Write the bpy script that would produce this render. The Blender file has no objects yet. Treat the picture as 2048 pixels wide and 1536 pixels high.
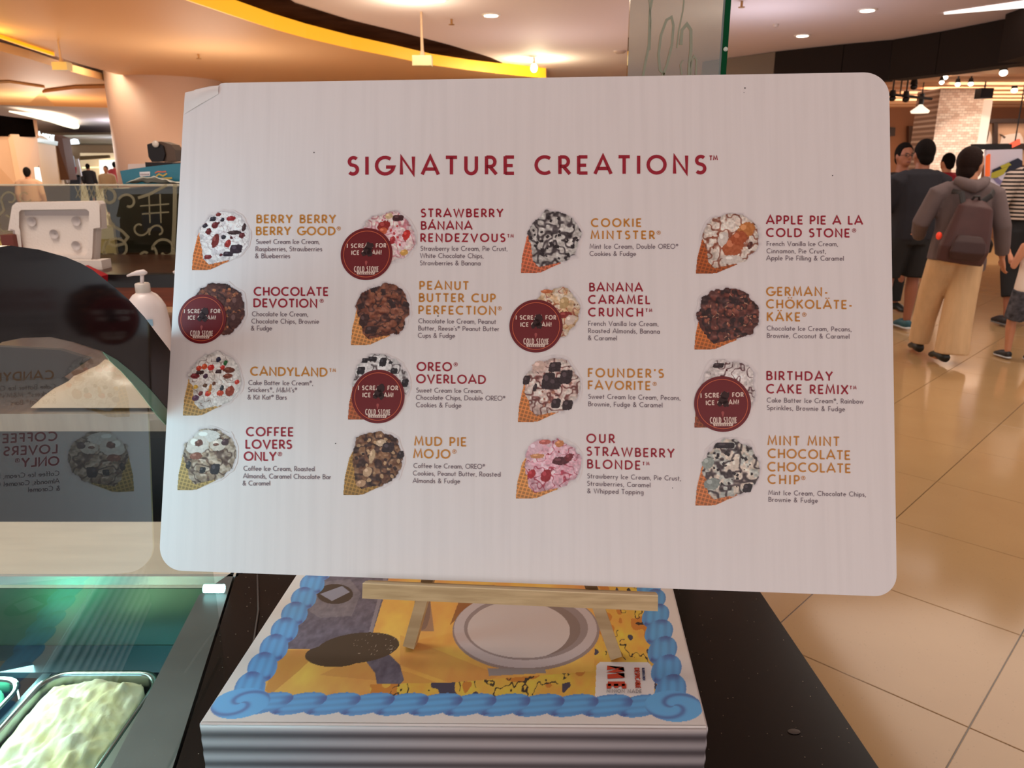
import bpy, bmesh, math, random
import numpy as np
from mathutils import Vector, Matrix

# ------------------------------------------------------------------ camera / world / light
sc = bpy.context.scene
COL = sc.collection
F, CX, CY, YH, H = 1540.0, 1024.0, 768.0, 333.0, 1.48
TH = math.atan((CY - YH) / F)
cam_d = bpy.data.cameras.new('camera'); cam = bpy.data.objects.new('camera', cam_d); COL.objects.link(cam)
cam_d.sensor_width = 36.0; cam_d.lens = F / 2048 * 36.0
cam.location = (0, 0, H); cam.rotation_euler = (math.pi / 2 - TH, 0, 0)
cam_d.clip_start = 0.02; cam_d.clip_end = 200
cam_d.dof.use_dof = True; cam_d.dof.focus_distance = 0.68; cam_d.dof.aperture_fstop = 20
sc.camera = cam
world = bpy.data.worlds.new('world'); sc.world = world; world.use_nodes = True
bg = world.node_tree.nodes['Background']; bg.inputs[0].default_value = (0.985, 0.94, 0.925, 1); bg.inputs[1].default_value = 1.14
vs = sc.view_settings; vs.view_transform = 'Standard'; vs.look = 'None'; vs.gamma = 1; vs.exposure = 0.25; vs.use_curve_mapping = False
sc.cycles.use_denoising = True
sc.cycles.max_bounces = 8

def lamp(name, kind, loc, energy, color, size=0.5, aim=None, size_y=None, spot=None):
    d = bpy.data.lights.new(name, kind); o = bpy.data.objects.new(name, d); COL.objects.link(o)
    d.energy = energy; d.color = color; o.location = loc
    if kind == 'AREA':
        d.size = size
        if size_y: d.shape = 'RECTANGLE'; d.size_y = size_y
    elif kind in ('POINT', 'SPOT'):
        d.shadow_soft_size = size
    if spot: d.spot_size = spot
    if aim is not None:
        o.rotation_euler = (Vector(aim) - Vector(loc)).to_track_quat('-Z', 'Y').to_euler()
    return o

for p_, e_, c_ in (((.4, 9.6, 1.9), 20, (1, .86, .80)), ((-3.4, 9.5, 1.9), 40, (1, .88, .74)), ((2.4, 8.0, 2.15), 24, (.86, .88, 1)), ((-8.5, 15, 1.9), 90, (1, .9, .78)), ((-12, 27, 2.0), 220, (.95, .95, 1)), ((7.5, 14.5, 1.9), 30, (1, .82, .66))):
    lamp('fill_light', 'POINT', p_, e_, c_, 0.5)  # unseen point lights added to brighten the ceilings
# unseen soft area lights under the ceiling, standing in for the hall downlights
lamp('unseen_hall_light', 'AREA', (4.5, 5.5, 2.85), 52, (1, .86, .74), 3.0, (4.5, 5.5, 0))
lamp('unseen_hall_light', 'AREA', (-3.0, 7.5, 2.6), 90, (1, .80, .58), 2.5, (-3.0, 7.5, 0))
lamp('unseen_hall_light', 'AREA', (-9.0, 18, 2.6), 160, (1, .85, .68), 5, (-9.0, 18, 0))
lamp('unseen_hall_light', 'AREA', (2.6, 3.2, 2.85), 26, (1, .92, .82), 2.0, (2.6, 3.2, 0))  # added to brighten the middle of the floor
lamp('cove_lamp', 'POINT', (0.33, 11.6, 2.70), 45, (1, .83, .52), 0.06)
lamp('cove_lamp', 'POINT', (-0.9, 7.6, 2.66), 16, (1, .86, .60), 0.10)
lamp('cove_lamp', 'POINT', (-5.9, 11.9, 2.9), 9, (1, .86, .62), 0.08)
lamp('cove_lamp', 'POINT', (-5.3, 8.2, 2.60), 20, (1, .60, .10), 0.10)
lamp('shop_lamp', 'AREA', (8.3, 13.5, 2.7), 190, (1, .78, .60), 3.5, (8.3, 13.5, 0))
lamp('shop_spot', 'SPOT', (6.9, 10.7, 2.75), 300, (1, .88, .76), 0.1, (7.25, 12.6, 1.3), spot=0.9)
lamp('unseen_case_lamp', 'AREA', (-0.62, 0.80, H - .525), 1.3, (.62, 1.0, .86), 0.06, (-0.52, .55, H - .62), 0.5)  # added unseen lamp to brighten the ice cream
lamp('counter_fill', 'AREA', (-1.2, 1.5, 2.85), 20, (1, .88, .76), 0.8, (-.95, 1.75, 1.1))  # added unseen light to brighten the back counter and what stands on it
lamp('unseen_case_lamp', 'AREA', (-0.62, 0.42, H - 0.20), 1.6, (.36, .80, 1.0), 0.10, (-0.35, .62, H - .55), 0.5)

# ------------------------------------------------------------------ picture-measure helpers
ct, st = math.cos(TH), math.sin(TH)
def ray(px, py):
    a = (px - CX) / F; b = (py - CY) / F
    return Vector((a, ct - b * st, -st - b * ct))
def PZ(px, py, z):                       # point at height z above the floor
    r = ray(px, py); return Vector((0, 0, H)) + r * ((z - H) / r.z)
def PY(px, py, Y):                       # point at depth Y
    r = ray(px, py); return Vector((0, 0, H)) + r * (Y / r.y)
def project(P):                          # numpy (n,3) -> px
    X = P[:, 0]; Y = P[:, 1]; Z = P[:, 2] - H
    z = Y * ct - Z * st; y = -(Y * st + Z * ct)
    return CX + F * X / z, CY + F * y / z
SO = Vector((-0.28584223, 0.7191431, 0.06982123 + H))         # board: top-left corner
SA = Vector((0.99663808, -0.0816484, 0.00678825)).normalized()
SB = Vector((-0.02139794, -0.3420525, -0.93943718)).normalized()
SN = SA.cross(SB)                                            # away from the viewer
def PS(px, py, off=0.0):                 # point on the board plane, off = towards the viewer
    r = ray(px, py); o = SO - SN * off
    return Vector((0, 0, H)) + r * (((o - Vector((0, 0, H))).dot(SN)) / r.dot(SN))

# ------------------------------------------------------------------ materials
def lin(c):
    return tuple(((v / 255) / 12.92 if v / 255 <= .04045 else ((v / 255 + .055) / 1.055) ** 2.4) for v in c)
MATS = {}
def mat(name, c, rough=.5, metal=0, noise=0, nscale=20, bump=0, emis=0, alpha=1, spec=.5, coat=0, c2=None, stretch=(1, 1, 1)):
    if name in MATS: return MATS[name]
    m = bpy.data.materials.new(name); m.use_nodes = True; nt = m.node_tree; b = nt.nodes['Principled BSDF']
    L = lin(c) + (1,)
    b.inputs['Base Color'].default_value = L; b.inputs['Roughness'].default_value = rough; b.inputs['Metallic'].default_value = metal
    b.inputs['Specular IOR Level'].default_value = spec; b.inputs['Coat Weight'].default_value = coat
    if noise or bump:
        tc = nt.nodes.new('ShaderNodeTexCoord'); mp = nt.nodes.new('ShaderNodeMapping'); mp.inputs['Scale'].default_value = stretch
        nt.links.new(tc.outputs['Object'], mp.inputs[0])
        n = nt.nodes.new('ShaderNodeTexNoise'); n.inputs['Scale'].default_value = nscale; n.inputs['Detail'].default_value = 5
        nt.links.new(mp.outputs[0], n.inputs['Vector'])
        if noise:
            mx = nt.nodes.new('ShaderNodeMix'); mx.data_type = 'RGBA'
            k = (lin(c2) if c2 else tuple(v * (1 - noise) for v in L[:3])) + (1,)
            mx.inputs[6].default_value = L; mx.inputs[7].default_value = k
            cr = nt.nodes.new('ShaderNodeMapRange'); cr.inputs[1].default_value = .35; cr.inputs[2].default_value = .68
            nt.links.new(n.outputs[0], cr.inputs[0]); nt.links.new(cr.outputs[0], mx.inputs[0]); nt.links.new(mx.outputs[2], b.inputs['Base Color'])
        if bump:
            bp = nt.nodes.new('ShaderNodeBump'); bp.inputs['Strength'].default_value = bump; bp.inputs['Distance'].default_value = .01
            nt.links.new(n.outputs[0], bp.inputs['Height']); nt.links.new(bp.outputs[0], b.inputs['Normal'])
    if emis:
        b.inputs['Emission Color'].default_value = L; b.inputs['Emission Strength'].default_value = emis
    MATS[name] = m; return m
def glass(name, tint=(1, 1, 1), ior=1.5, base=0.0, rough=0.0):
    if name in MATS: return MATS[name]
    m = bpy.data.materials.new(name); m.use_nodes = True; nt = m.node_tree; nt.nodes.clear()
    out = nt.nodes.new('ShaderNodeOutputMaterial'); mx = nt.nodes.new('ShaderNodeMixShader')
    tr = nt.nodes.new('ShaderNodeBsdfTransparent'); tr.inputs[0].default_value = (*tint, 1)
    gl = nt.nodes.new('ShaderNodeBsdfGlossy'); gl.inputs['Roughness'].default_value = rough
    fr = nt.nodes.new('ShaderNodeFresnel'); fr.inputs[0].default_value = ior
    ad = nt.nodes.new('ShaderNodeMath'); ad.operation = 'ADD'; ad.inputs[1].default_value = base; ad.use_clamp = True
    gb_ = nt.nodes.new('ShaderNodeNewGeometry'); sb_ = nt.nodes.new('ShaderNodeMath'); sb_.operation = 'SUBTRACT'; sb_.inputs[0].default_value = 1
    ml = nt.nodes.new('ShaderNodeMath'); ml.operation = 'MULTIPLY'; nt.links.new(gb_.outputs['Backfacing'], sb_.inputs[1]); nt.links.new(fr.outputs[0], ml.inputs[0]); nt.links.new(sb_.outputs[0], ml.inputs[1])
    nt.links.new(ml.outputs[0], ad.inputs[0]); nt.links.new(ad.outputs[0], mx.inputs[0])
    nt.links.new(tr.outputs[0], mx.inputs[1]); nt.links.new(gl.outputs[0], mx.inputs[2]); nt.links.new(mx.outputs[0], out.inputs[0])
    MATS[name] = m; return m
def vcol_mat(name='printed_picture', rough=.45, coat=0):
    if name in MATS: return MATS[name]
    m = bpy.data.materials.new(name); m.use_nodes = True; nt = m.node_tree; b = nt.nodes['Principled BSDF']
    a = nt.nodes.new('ShaderNodeVertexColor'); a.layer_name = 'print'
    nt.links.new(a.outputs[0], b.inputs['Base Color']); b.inputs['Roughness'].default_value = rough
    b.inputs['Coat Weight'].default_value = coat
    MATS[name] = m; return m

# ------------------------------------------------------------------ object helpers
def link(name, me, m=None, parent=None):
    o = bpy.data.objects.new(name, me); COL.objects.link(o)
    if m is not None:
        me.materials.append(m)
    if parent: o.parent = parent
    return o
def tag(o, label=None, cat=None, group=None, kind=None):
    if label: o['label'] = label
    if cat: o['category'] = cat
    if group: o['group'] = group
    if kind: o['kind'] = kind
    return o
def thing(name, label, cat, group=None, loc=(0, 0, 0)):
    o = bpy.data.objects.new(name, None); COL.objects.link(o); o.empty_display_size = .1; o.location = loc
    return tag(o, label, cat, group)
def pmesh(name, v, f, m=None, parent=None, smooth=False):
    me = bpy.data.meshes.new(name); me.from_pydata([tuple(x) for x in v], [], f); me.update()
    if smooth: me.polygons.foreach_set('use_smooth', [True] * len(me.polygons))
    return link(name, me, m, parent)
def bmobj(name, bm, m=None, parent=None, smooth=False, bevel=0, bseg=2):
    if bevel:
        bmesh.ops.bevel(bm, geom=[e for e in bm.edges if e.calc_face_angle(0) > .5], offset=bevel, segments=bseg, affect='EDGES', profile=.5)
    bmesh.ops.recalc_face_normals(bm, faces=bm.faces)
    me = bpy.data.meshes.new(name); bm.to_mesh(me); bm.free()
    if smooth:
        me.polygons.foreach_set('use_smooth', [True] * len(me.polygons))
    return link(name, me, m, parent)
def add_box(bm, a, b, M=None):
    vs_ = [bm.verts.new(Vector((x, y, z))) for z in (a[2], b[2]) for y in (a[1], b[1]) for x in (a[0], b[0])]
    if M is not None:
        for v in vs_: v.co = M @ v.co
    for q in ((0, 2, 3, 1), (4, 5, 7, 6), (0, 1, 5, 4), (2, 6, 7, 3), (0, 4, 6, 2), (1, 3, 7, 5)):
        bm.faces.new([vs_[i] for i in q])
def box(name, a, b, m, parent=None, bevel=0, M=None):
    bm = bmesh.new(); add_box(bm, a, b, M); return bmobj(name, bm, m, parent, bevel=bevel)
def prism(name, pts, d, m, parent=None, bevel=0):
    """polygon of world points extruded by vector d"""
    bm = bmesh.new(); d = Vector(d)
    lo = [bm.verts.new(p) for p in pts]; hi = [bm.verts.new(Vector(p) + d) for p in pts]
    bm.faces.new(lo); bm.faces.new(hi[::-1])
    n = len(pts)
    for i in range(n):
        bm.faces.new((lo[i], hi[i], hi[(i + 1) % n], lo[(i + 1) % n]))
    return bmobj(name, bm, m, parent, bevel=bevel)
def bar(name, p, q, w, h, m, parent=None, up=(0, 0, 1), bevel=0.0008):
    p = Vector(p); q = Vector(q); d = (q - p); L = d.length; d.normalize(); u = Vector(up)
    s = d.cross(u).normalized(); u2 = s.cross(d)
    M = Matrix((s, d, u2)).transposed().to_4x4(); M.translation = p
    return box(name, (-w / 2, 0, -h / 2), (w / 2, L, h / 2), m, parent, bevel, M)
def add_tube(bm, pts, rad, seg=10, ref=(0, 1, 0), cap=True):
    """rad: list of r or (ra, rb); ra along the reference side"""
    pts = [Vector(p) for p in pts]; rings = []
    for i, p in enumerate(pts):
        t = (pts[min(i + 1, len(pts) - 1)] - pts[max(i - 1, 0)]).normalized()
        r = rad[i] if isinstance(rad, (list, tuple)) else rad
        ra, rb = (r if isinstance(r, (list, tuple)) else (r, r))
        rf = Vector(ref); u = rf - t * rf.dot(t)
        if u.length < 1e-3: u = Vector((1, 0, 0)) - t * t.x
        u.normalize(); v = t.cross(u)
        rings.append([bm.verts.new(p + u * (rb * math.sin(2 * math.pi * k / seg)) + v * (ra * math.cos(2 * math.pi * k / seg))) for k in range(seg)])
    for a, b in zip(rings, rings[1:]):
        for k in range(seg):
            bm.faces.new((a[k], a[(k + 1) % seg], b[(k + 1) % seg], b[k]))
    if cap:
        bm.faces.new(rings[0][::-1]); bm.faces.new(rings[-1])
def add_ell(bm, c, r, seg=14, rot=None):
    M = Matrix.Translation(Vector(c))
    if rot is not None: M = M @ rot
    M = M @ Matrix.Diagonal((r[0], r[1], r[2], 1))
    bmesh.ops.create_uvsphere(bm, u_segments=seg, v_segments=max(6, seg // 2 + 2), radius=1, matrix=M)
def lathe(name, prof, m, parent=None, loc=(0, 0, 0), seg=32, smooth=True):
    bm = bmesh.new(); rings = []
    for r, z in prof:
        rings.append([bm.verts.new((loc[0] + r * math.cos(2 * math.pi * k / seg), loc[1] + r * math.sin(2 * math.pi * k / seg), loc[2] + z)) for k in range(seg)])
    for a, b in zip(rings, rings[1:]):
        for k in range(seg): bm.faces.new((a[k], a[(k + 1) % seg], b[(k + 1) % seg], b[k]))
    bm.faces.new(rings[0][::-1]); bm.faces.new(rings[-1])
    return bmobj(name, bm, m, parent, smooth)
def arc(cx, cy, rx, ry, a0, a1, n=10):
    return [(cx + rx * math.cos(math.radians(a0 + (a1 - a0) * i / n)), cy + ry * math.sin(math.radians(a0 + (a1 - a0) * i / n))) for i in range(n + 1)]

# ------------------------------------------------------------------ stroke lettering (cap height 1)
A_ = arc
G = {
'A': (.86, [[(0, 0), (.43, 1), (.86, 0)], [(.15, .30), (.71, .30)]]),
'B': (.60, [[(.07, 0), (.07, 1)], [(.07, .95), (.3, .95)] + A_(.30, .74, .21, .21, 90, -90) + [(.07, .53)], [(.07, .53), (.32, .53)] + A_(.32, .29, .26, .24, 90, -90) + [(.07, .05)]]),
'C': (.84, [A_(.5, .5, .46, .46, 52, 308, 18)]),
'D': (.80, [[(.07, 0), (.07, 1)], [(.07, .95), (.3, .95)] + A_(.3, .5, .46, .45, 90, -90, 14) + [(.07, .05)]]),
'E': (.54, [[(.54, .95), (.07, .95)], [(.07, 1), (.07, 0)], [(.07, .05), (.54, .05)], [(.07, .48), (.47, .48)]]),
'F': (.52, [[(.52, .95), (.07, .95)], [(.07, 1), (.07, 0)], [(.07, .46), (.45, .46)]]),
'G': (.90, [A_(.5, .5, .46, .46, 52, 350, 18) + [(.90, .42), (.55, .42)]]),
'H': (.72, [[(.07, 0), (.07, 1)], [(.65, 0), (.65, 1)], [(.07, .48), (.65, .48)]]),
'I': (.14, [[(.07, 0), (.07, 1)]]),
'J': (.42, [[(.35, 1), (.35, .25)] + A_(.15, .25, .20, .21, 0, -115, 8)]),
'K': (.66, [[(.07, 0), (.07, 1)], [(.62, 1), (.10, .47)], [(.22, .58), (.66, 0)]]),
'L': (.50, [[(.07, 1), (.07, 0)], [(.07, .05), (.50, .05)]]),
'M': (.94, [[(.04, 0), (.16, 1), (.47, .18), (.78, 1), (.90, 0)]]),
'N': (.78, [[(.07, 0), (.07, .98), (.71, .02), (.71, 1)]]),
'O': (.98, [A_(.49, .5, .45, .46, 0, 360, 24)]),
'P': (.58, [[(.07, 0), (.07, 1)], [(.07, .95), (.28, .95)] + A_(.28, .68, .25, .27, 90, -90) + [(.07, .41)]]),
'Q': (.98, [A_(.49, .5, .45, .46, 0, 360, 24), [(.60, .25), (.95, 0)]]),
'R': (.60, [[(.07, 0), (.07, 1)], [(.07, .95), (.28, .95)] + A_(.28, .69, .24, .26, 90, -90) + [(.07, .43)], [(.25, .43), (.60, 0)]]),
'S': (.54, [A_(.29, .73, .22, .22, 40, 250, 12)[:-1] + A_(.26, .28, .24, .24, 70, -140, 12)]),
'T': (.60, [[(0, .95), (.60, .95)], [(.30, .95), (.30, 0)]]),
'U': (.70, [[(.07, 1), (.07, .33)] + A_(.35, .33, .28, .29, 180, 360, 12) + [(.63, 1)]]),
'V': (.80, [[(.02, 1), (.40, .02), (.78, 1)]]),
'W': (1.16, [[(.02, 1), (.30, .03), (.58, .97), (.86, .03), (1.14, 1)]]),
'X': (.72, [[(.02, 1), (.70, 0)], [(.70, 1), (.02, 0)]]),
'Y': (.72, [[(.02, 1), (.36, .48), (.70, 1)], [(.36, .48), (.36, 0)]]),
'Z': (.66, [[(.04, .95), (.60, .95), (.04, .05), (.64, .05)]]),
'a': (.58, [A_(.28, .31, .23, .26, 0, 360, 16), [(.52, .60), (.52, 0)]]),
'b': (.60, [[(.06, 1), (.06, 0)], A_(.32, .31, .23, .26, 0, 360, 16)]),
'c': (.46, [A_(.29, .31, .23, .26, 50, 310, 14)]),
'd': (.60, [A_(.28, .31, .23, .26, 0, 360, 16), [(.54, 1), (.54, 0)]]),
'e': (.56, [[(.05, .33), (.51, .33)] + A_(.28, .31, .23, .26, 5, 310, 16)]),
'f': (.34, [[(.14, 0), (.14, .78)] + A_(.29, .78, .15, .18, 180, 80, 6), [(0, .56), (.32, .56)]]),
'g': (.58, [A_(.28, .31, .23, .26, 0, 360, 16), [(.52, .60), (.52, -.05)] + A_(.29, -.05, .23, .22, 0, -140, 8)]),
'h': (.54, [[(.06, 1), (.06, 0)], [(.06, .38)] + A_(.27, .38, .20, .20, 180, 0, 10) + [(.47, 0)]]),
'i': (.13, [[(.06, .58), (.06, 0)], [(.06, .86), (.06, .74)]]),
'j': (.13, [[(.06, .58), (.06, -.25)], [(.06, .86), (.06, .74)]]),
'k': (.48, [[(.06, 1), (.06, 0)], [(.44, .58), (.08, .25)], [(.18, .34), (.48, 0)]]),
'l': (.13, [[(.06, 1), (.06, 0)]]),
'm': (.86, [[(.06, .60), (.06, 0)], [(.06, .38)] + A_(.25, .38, .18, .20, 180, 0, 8) + [(.43, 0)], [(.43, .38)] + A_(.61, .38, .18, .20, 180, 0, 8) + [(.79, 0)]]),
'n': (.54, [[(.06, .60), (.06, 0)], [(.06, .38)] + A_(.27, .38, .20, .20, 180, 0, 10) + [(.47, 0)]]),
'o': (.56, [A_(.28, .31, .23, .26, 0, 360, 16)]),
'p': (.60, [[(.06, .60), (.06, -.3)], A_(.32, .31, .23, .26, 0, 360, 16)]),
'q': (.60, [[(.54, .60), (.54, -.3)], A_(.28, .31, .23, .26, 0, 360, 16)]),
'r': (.36, [[(.06, .60), (.06, 0)], [(.06, .36)] + A_(.26, .36, .19, .20, 180, 75, 8)]),
's': (.38, [A_(.20, .43, .14, .14, 40, 250, 8)[:-1] + A_(.18, .18, .15, .14, 70, -140, 8)]),
't': (.36, [[(.16, .86), (.16, 0)], [(0, .57), (.34, .57)]]),
'u': (.54, [[(.06, .60), (.06, .24)] + A_(.27, .24, .20, .20, 180, 360, 10) + [(.47, .60)]]),
'v': (.50, [[(.02, .60), (.25, .01), (.48, .60)]]),
'w': (.78, [[(.02, .60), (.21, .01), (.39, .58), (.57, .01), (.76, .60)]]),
'x': (.48, [[(.02, .60), (.46, 0)], [(.46, .60), (.02, 0)]]),
'y': (.50, [[(.02, .60), (.26, .02)], [(.48, .60), (.12, -.3)]]),
'z': (.46, [[(.03, .56), (.42, .56), (.03, .04), (.44, .04)]]),
'&': (.72, [[(.66, 0), (.18, .68)] + A_(.30, .80, .14, .15, 200, -20, 8) + [(.14, .42)] + A_(.27, .24, .21, .20, 120, 290, 10) + [(.64, .48)]]),
',': (.16, [[(.10, .10), (.04, -.14)]]),
'.': (.14, [[(.07, 0), (.07, .12)]]),
"'": (.14, [[(.09, 1), (.05, .76)]]),
'!': (.14, [[(.07, 1), (.07, .28)], [(.07, 0), (.07, .13)]]),
'-': (.34, [[(.06, .36), (.30, .36)]]),
'(': (.28, [A_(.38, .45, .3, .62, 130, 230, 8)]),
')': (.28, [A_(-.10, .45, .3, .62, 50, -50, 8)]),
'®': (.50, [A_(.25, .76, .21, .21, 0, 360, 14), [(.20, .66), (.20, .86), (.30, .86), (.30, .77), (.20, .77)], [(.26, .77), (.31, .66)]]),
' ': (.34, []),
}
G['Ö'] = (G['O'][0], G['O'][1] + [[(.33, 1.16), (.33, 1.28)], [(.65, 1.16), (.65, 1.28)]])
G['Ä'] = (G['A'][0], G['A'][1] + [[(.28, 1.16), (.28, 1.28)], [(.58, 1.16), (.58, 1.28)]])
G['Á'] = (G['A'][0], G['A'][1] + [[(.47, 1.08), (.56, 1.26)]])

def ribbon(pts, w):
    """2D mitred strip"""
    n = len(pts); closed = n > 3 and abs(pts[0][0] - pts[-1][0]) + abs(pts[0][1] - pts[-1][1]) < 1e-6
    L = []; R = []
    for i in range(n):
        p = pts[i]
        a = pts[i - 1] if i > 0 else (pts[-2] if closed else None)
        b = pts[i + 1] if i < n - 1 else (pts[1] if closed else None)
        def nd(u, v):
            dx, dy = v[0] - u[0], v[1] - u[1]; l = math.hypot(dx, dy) or 1e-9
            return (dx / l, dy / l)
        if a is None: t = nd(p, b); k = 1
        elif b is None: t = nd(a, p); k = 1
        else:
            t1 = nd(a, p); t2 = nd(p, b); t = (t1[0] + t2[0], t1[1] + t2[1]); l = math.hypot(*t)
            if l < .3: t = t2; k = 1
            else:
                t = (t[0] / l, t[1] / l); k = min(1.9, 1 / max(.35, t[0] * t2[0] + t[1] * t2[1]))
        nx, ny = -t[1] * w / 2 * k, t[0] * w / 2 * k
        L.append((p[0] + nx, p[1] + ny)); R.append((p[0] - nx, p[1] - ny))
    return L, R
class Text:
    """collects lettering in picture measure and lays it on a plane through a mapping"""
    def __init__(s, fn): s.v = []; s.f = []; s.fn = fn
    def strip(s, pts, w):
        L, R = ribbon(pts, w); b = len(s.v)
        for l, r in zip(L, R): s.v += [s.fn(*l), s.fn(*r)]
        for i in range(len(pts) - 1): s.f.append((b + 2 * i, b + 2 * i + 1, b + 2 * i + 3, b + 2 * i + 2))
    def poly(s, pts):
        b = len(s.v); s.v += [s.fn(*p) for p in pts]; s.f.append(tuple(range(b, b + len(pts))))
    def line(s, txt, xl, yl, xr, yr, cap, w, xs=1.0, vert=False):
        ws = [G[c][0] * cap * xs for c in txt]
        tr = (xr - xl - sum(ws)) / max(1, len(txt) - 1)
        x = xl
        for c, wd in zip(txt, ws):
            base = yl + (yr - yl) * ((x - xl) / max(1e-6, xr - xl))
            for stt in G[c][1]:
                pts = []
                for (a, b_) in stt:
                    q = (x + a * cap * xs, base - b_ * cap)
                    if not pts or math.hypot(q[0] - pts[-1][0], q[1] - pts[-1][1]) > 1e-4: pts.append(q)
                if vert: pts = [vert(*q) for q in pts]
                s.strip(pts, w * (.62 if c == '®' else 1))
            x += wd + tr
    def build(s, name, m, parent): return pmesh(name, s.v, s.f, m, parent)

# ------------------------------------------------------------------ numpy painter
def vnoise(w, h, cell, seed, oct_=1):
    rs = np.random.RandomState(seed); out = np.zeros((h, w)); amp = 1; tot = 0
    for o in range(oct_):
        c = max(1.0, cell / 2 ** o); gw, gh = int(w / c) + 3, int(h / c) + 3
        g = rs.rand(gh, gw); x = np.arange(w) / c; y = np.arange(h) / c
        x0 = x.astype(int); y0 = y.astype(int); fx = x - x0; fy = y - y0
        fx = fx * fx * (3 - 2 * fx); fy = fy * fy * (3 - 2 * fy)
        a = g[np.ix_(y0, x0)]; b = g[np.ix_(y0, x0 + 1)]; c_ = g[np.ix_(y0 + 1, x0)]; d = g[np.ix_(y0 + 1, x0 + 1)]
        fx = fx[None, :]; fy = fy[:, None]
        out += amp * ((a * (1 - fx) + b * fx) * (1 - fy) + (c_ * (1 - fx) + d * fx) * fy); tot += amp; amp *= .55
    return out / tot
def inpoly(X, Y, poly):
    r = np.zeros(X.shape, bool); n = len(poly); j = n - 1
    for i in range(n):
        xi, yi = poly[i]; xj, yj = poly[j]
        if yi != yj:
            r ^= ((yi > Y) != (yj > Y)) & (X < (xj - xi) * (Y - yi) / (yj - yi) + xi)
        j = i
    return r
def print_mesh(name, P, rgb, mask, m, parent):
    """P (h,w,3) points, rgb (h,w,3) sRGB 0..255, mask (h,w) bool -> coloured grid"""
    h, w = mask.shape; keep = mask[:-1, :-1] & mask[1:, :-1] & mask[:-1, 1:] & mask[1:, 1:]
    idx = np.arange(h * w).reshape(h, w)
    q = np.stack([idx[:-1, :-1], idx[1:, :-1], idx[1:, 1:], idx[:-1, 1:]], -1)[keep]
    used = np.unique(q); remap = -np.ones(h * w, int); remap[used] = np.arange(len(used)); q = remap[q]
    V = P.reshape(-1, 3)[used]; C = np.clip(rgb.reshape(-1, 3)[used] / 255, 0, 1)
    C = np.where(C <= .04045, C / 12.92, ((C + .055) / 1.055) ** 2.4)
    me = bpy.data.meshes.new(name)
    me.vertices.add(len(V)); me.vertices.foreach_set('co', V.astype(np.float32).ravel())
    me.loops.add(q.size); me.loops.foreach_set('vertex_index', q.astype(np.int32).ravel())
    me.polygons.add(len(q)); me.polygons.foreach_set('loop_start', np.arange(0, q.size, 4, dtype=np.int32))
    me.update(calc_edges=True)
    ca = me.color_attributes.new('print', 'FLOAT_COLOR', 'POINT')
    ca.data.foreach_set('color', np.concatenate([C, np.ones((len(C), 1))], 1).astype(np.float32).ravel())
    return link(name, me, m, parent)

# ================================================================== SETTING
# ---- floor with single tiles
TA = math.radians(44.0)
tdir = Vector((math.sin(TA), math.cos(TA), 0)); tper = Vector((math.cos(TA), -math.sin(TA), 0))
corner = PZ(1938, 1455, 0)
def floor_mat(name, grout):
    m = bpy.data.materials.new(name); m.use_nodes = True; nt = m.node_tree; b = nt.nodes['Principled BSDF']
    tc = nt.nodes.new('ShaderNodeTexCoord')
    geo = nt.nodes.new('ShaderNodeNewGeometry')
    n = nt.nodes.new('ShaderNodeTexNoise'); n.inputs['Scale'].default_value = 3; n.inputs['Detail'].default_value = 6
    nt.links.new(geo.outputs['Position'], n.inputs['Vector'])
    n2 = nt.nodes.new('ShaderNodeTexVoronoi'); n2.inputs['Scale'].default_value = 55
    nt.links.new(geo.outputs['Position'], n2.inputs['Vector'])
    mx = nt.nodes.new('ShaderNodeMix'); mx.data_type = 'RGBA'; mx.inputs[6].default_value = lin((190, 156, 110)) + (1,); mx.inputs[7].default_value = lin((176, 140, 98)) + (1,)
    nt.links.new(n.outputs[0], mx.inputs[0])
    ls = nt.nodes.new('ShaderNodeMapRange'); ls.inputs[1].default_value = .07; ls.inputs[2].default_value = .12; ls.inputs[3].default_value = .35; ls.inputs[4].default_value = 0
    nt.links.new(n2.outputs['Distance'], ls.inputs[0])
    m2 = nt.nodes.new('ShaderNodeMix'); m2.data_type = 'RGBA'; m2.inputs[7].default_value = lin((120, 92, 66)) + (1,)
    nt.links.new(mx.outputs[2], m2.inputs[6]); nt.links.new(ls.outputs[0], m2.inputs[0]); last = m2
    if grout:
        mp = nt.nodes.new('ShaderNodeMapping'); mp.vector_type = 'TEXTURE'
        mp.inputs['Location'].default_value = corner; mp.inputs['Rotation'].default_value = (0, 0, math.pi / 2 - TA)
        nt.links.new(geo.outputs['Position'], mp.inputs[0])
        br = nt.nodes.new('ShaderNodeTexBrick'); br.offset = 0; br.inputs['Scale'].default_value = 1; br.inputs['Brick Width'].default_value = .6
        br.inputs['Row Height'].default_value = .6; br.inputs['Mortar Size'].default_value = .003; br.inputs['Mortar'].default_value = (.09, .05, .03, 1)
        br.inputs['Color1'].default_value = (1, 1, 1, 1); br.inputs['Color2'].default_value = (1, 1, 1, 1)
        nt.links.new(mp.outputs[0], br.inputs['Vector'])
        m3 = nt.nodes.new('ShaderNodeMix'); m3.data_type = 'RGBA'; m3.blend_type = 'MULTIPLY'; m3.inputs[0].default_value = 1
        nt.links.new(last.outputs[2], m3.inputs[6]); nt.links.new(br.outputs[0], m3.inputs[7]); last = m3
    nt.links.new(last.outputs[2], b.inputs['Base Color']); b.inputs['Roughness'].default_value = .13; b.inputs['Specular IOR Level'].default_value = .6
    return m
FLM = floor_mat('floor_stone', True); FLT = floor_mat('tile_stone', False)
floor = box('floor', (-32, -4, -.20), (24, 42, -.003), FLM); tag(floor, kind='structure')
groutb = None
tme = None
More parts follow.
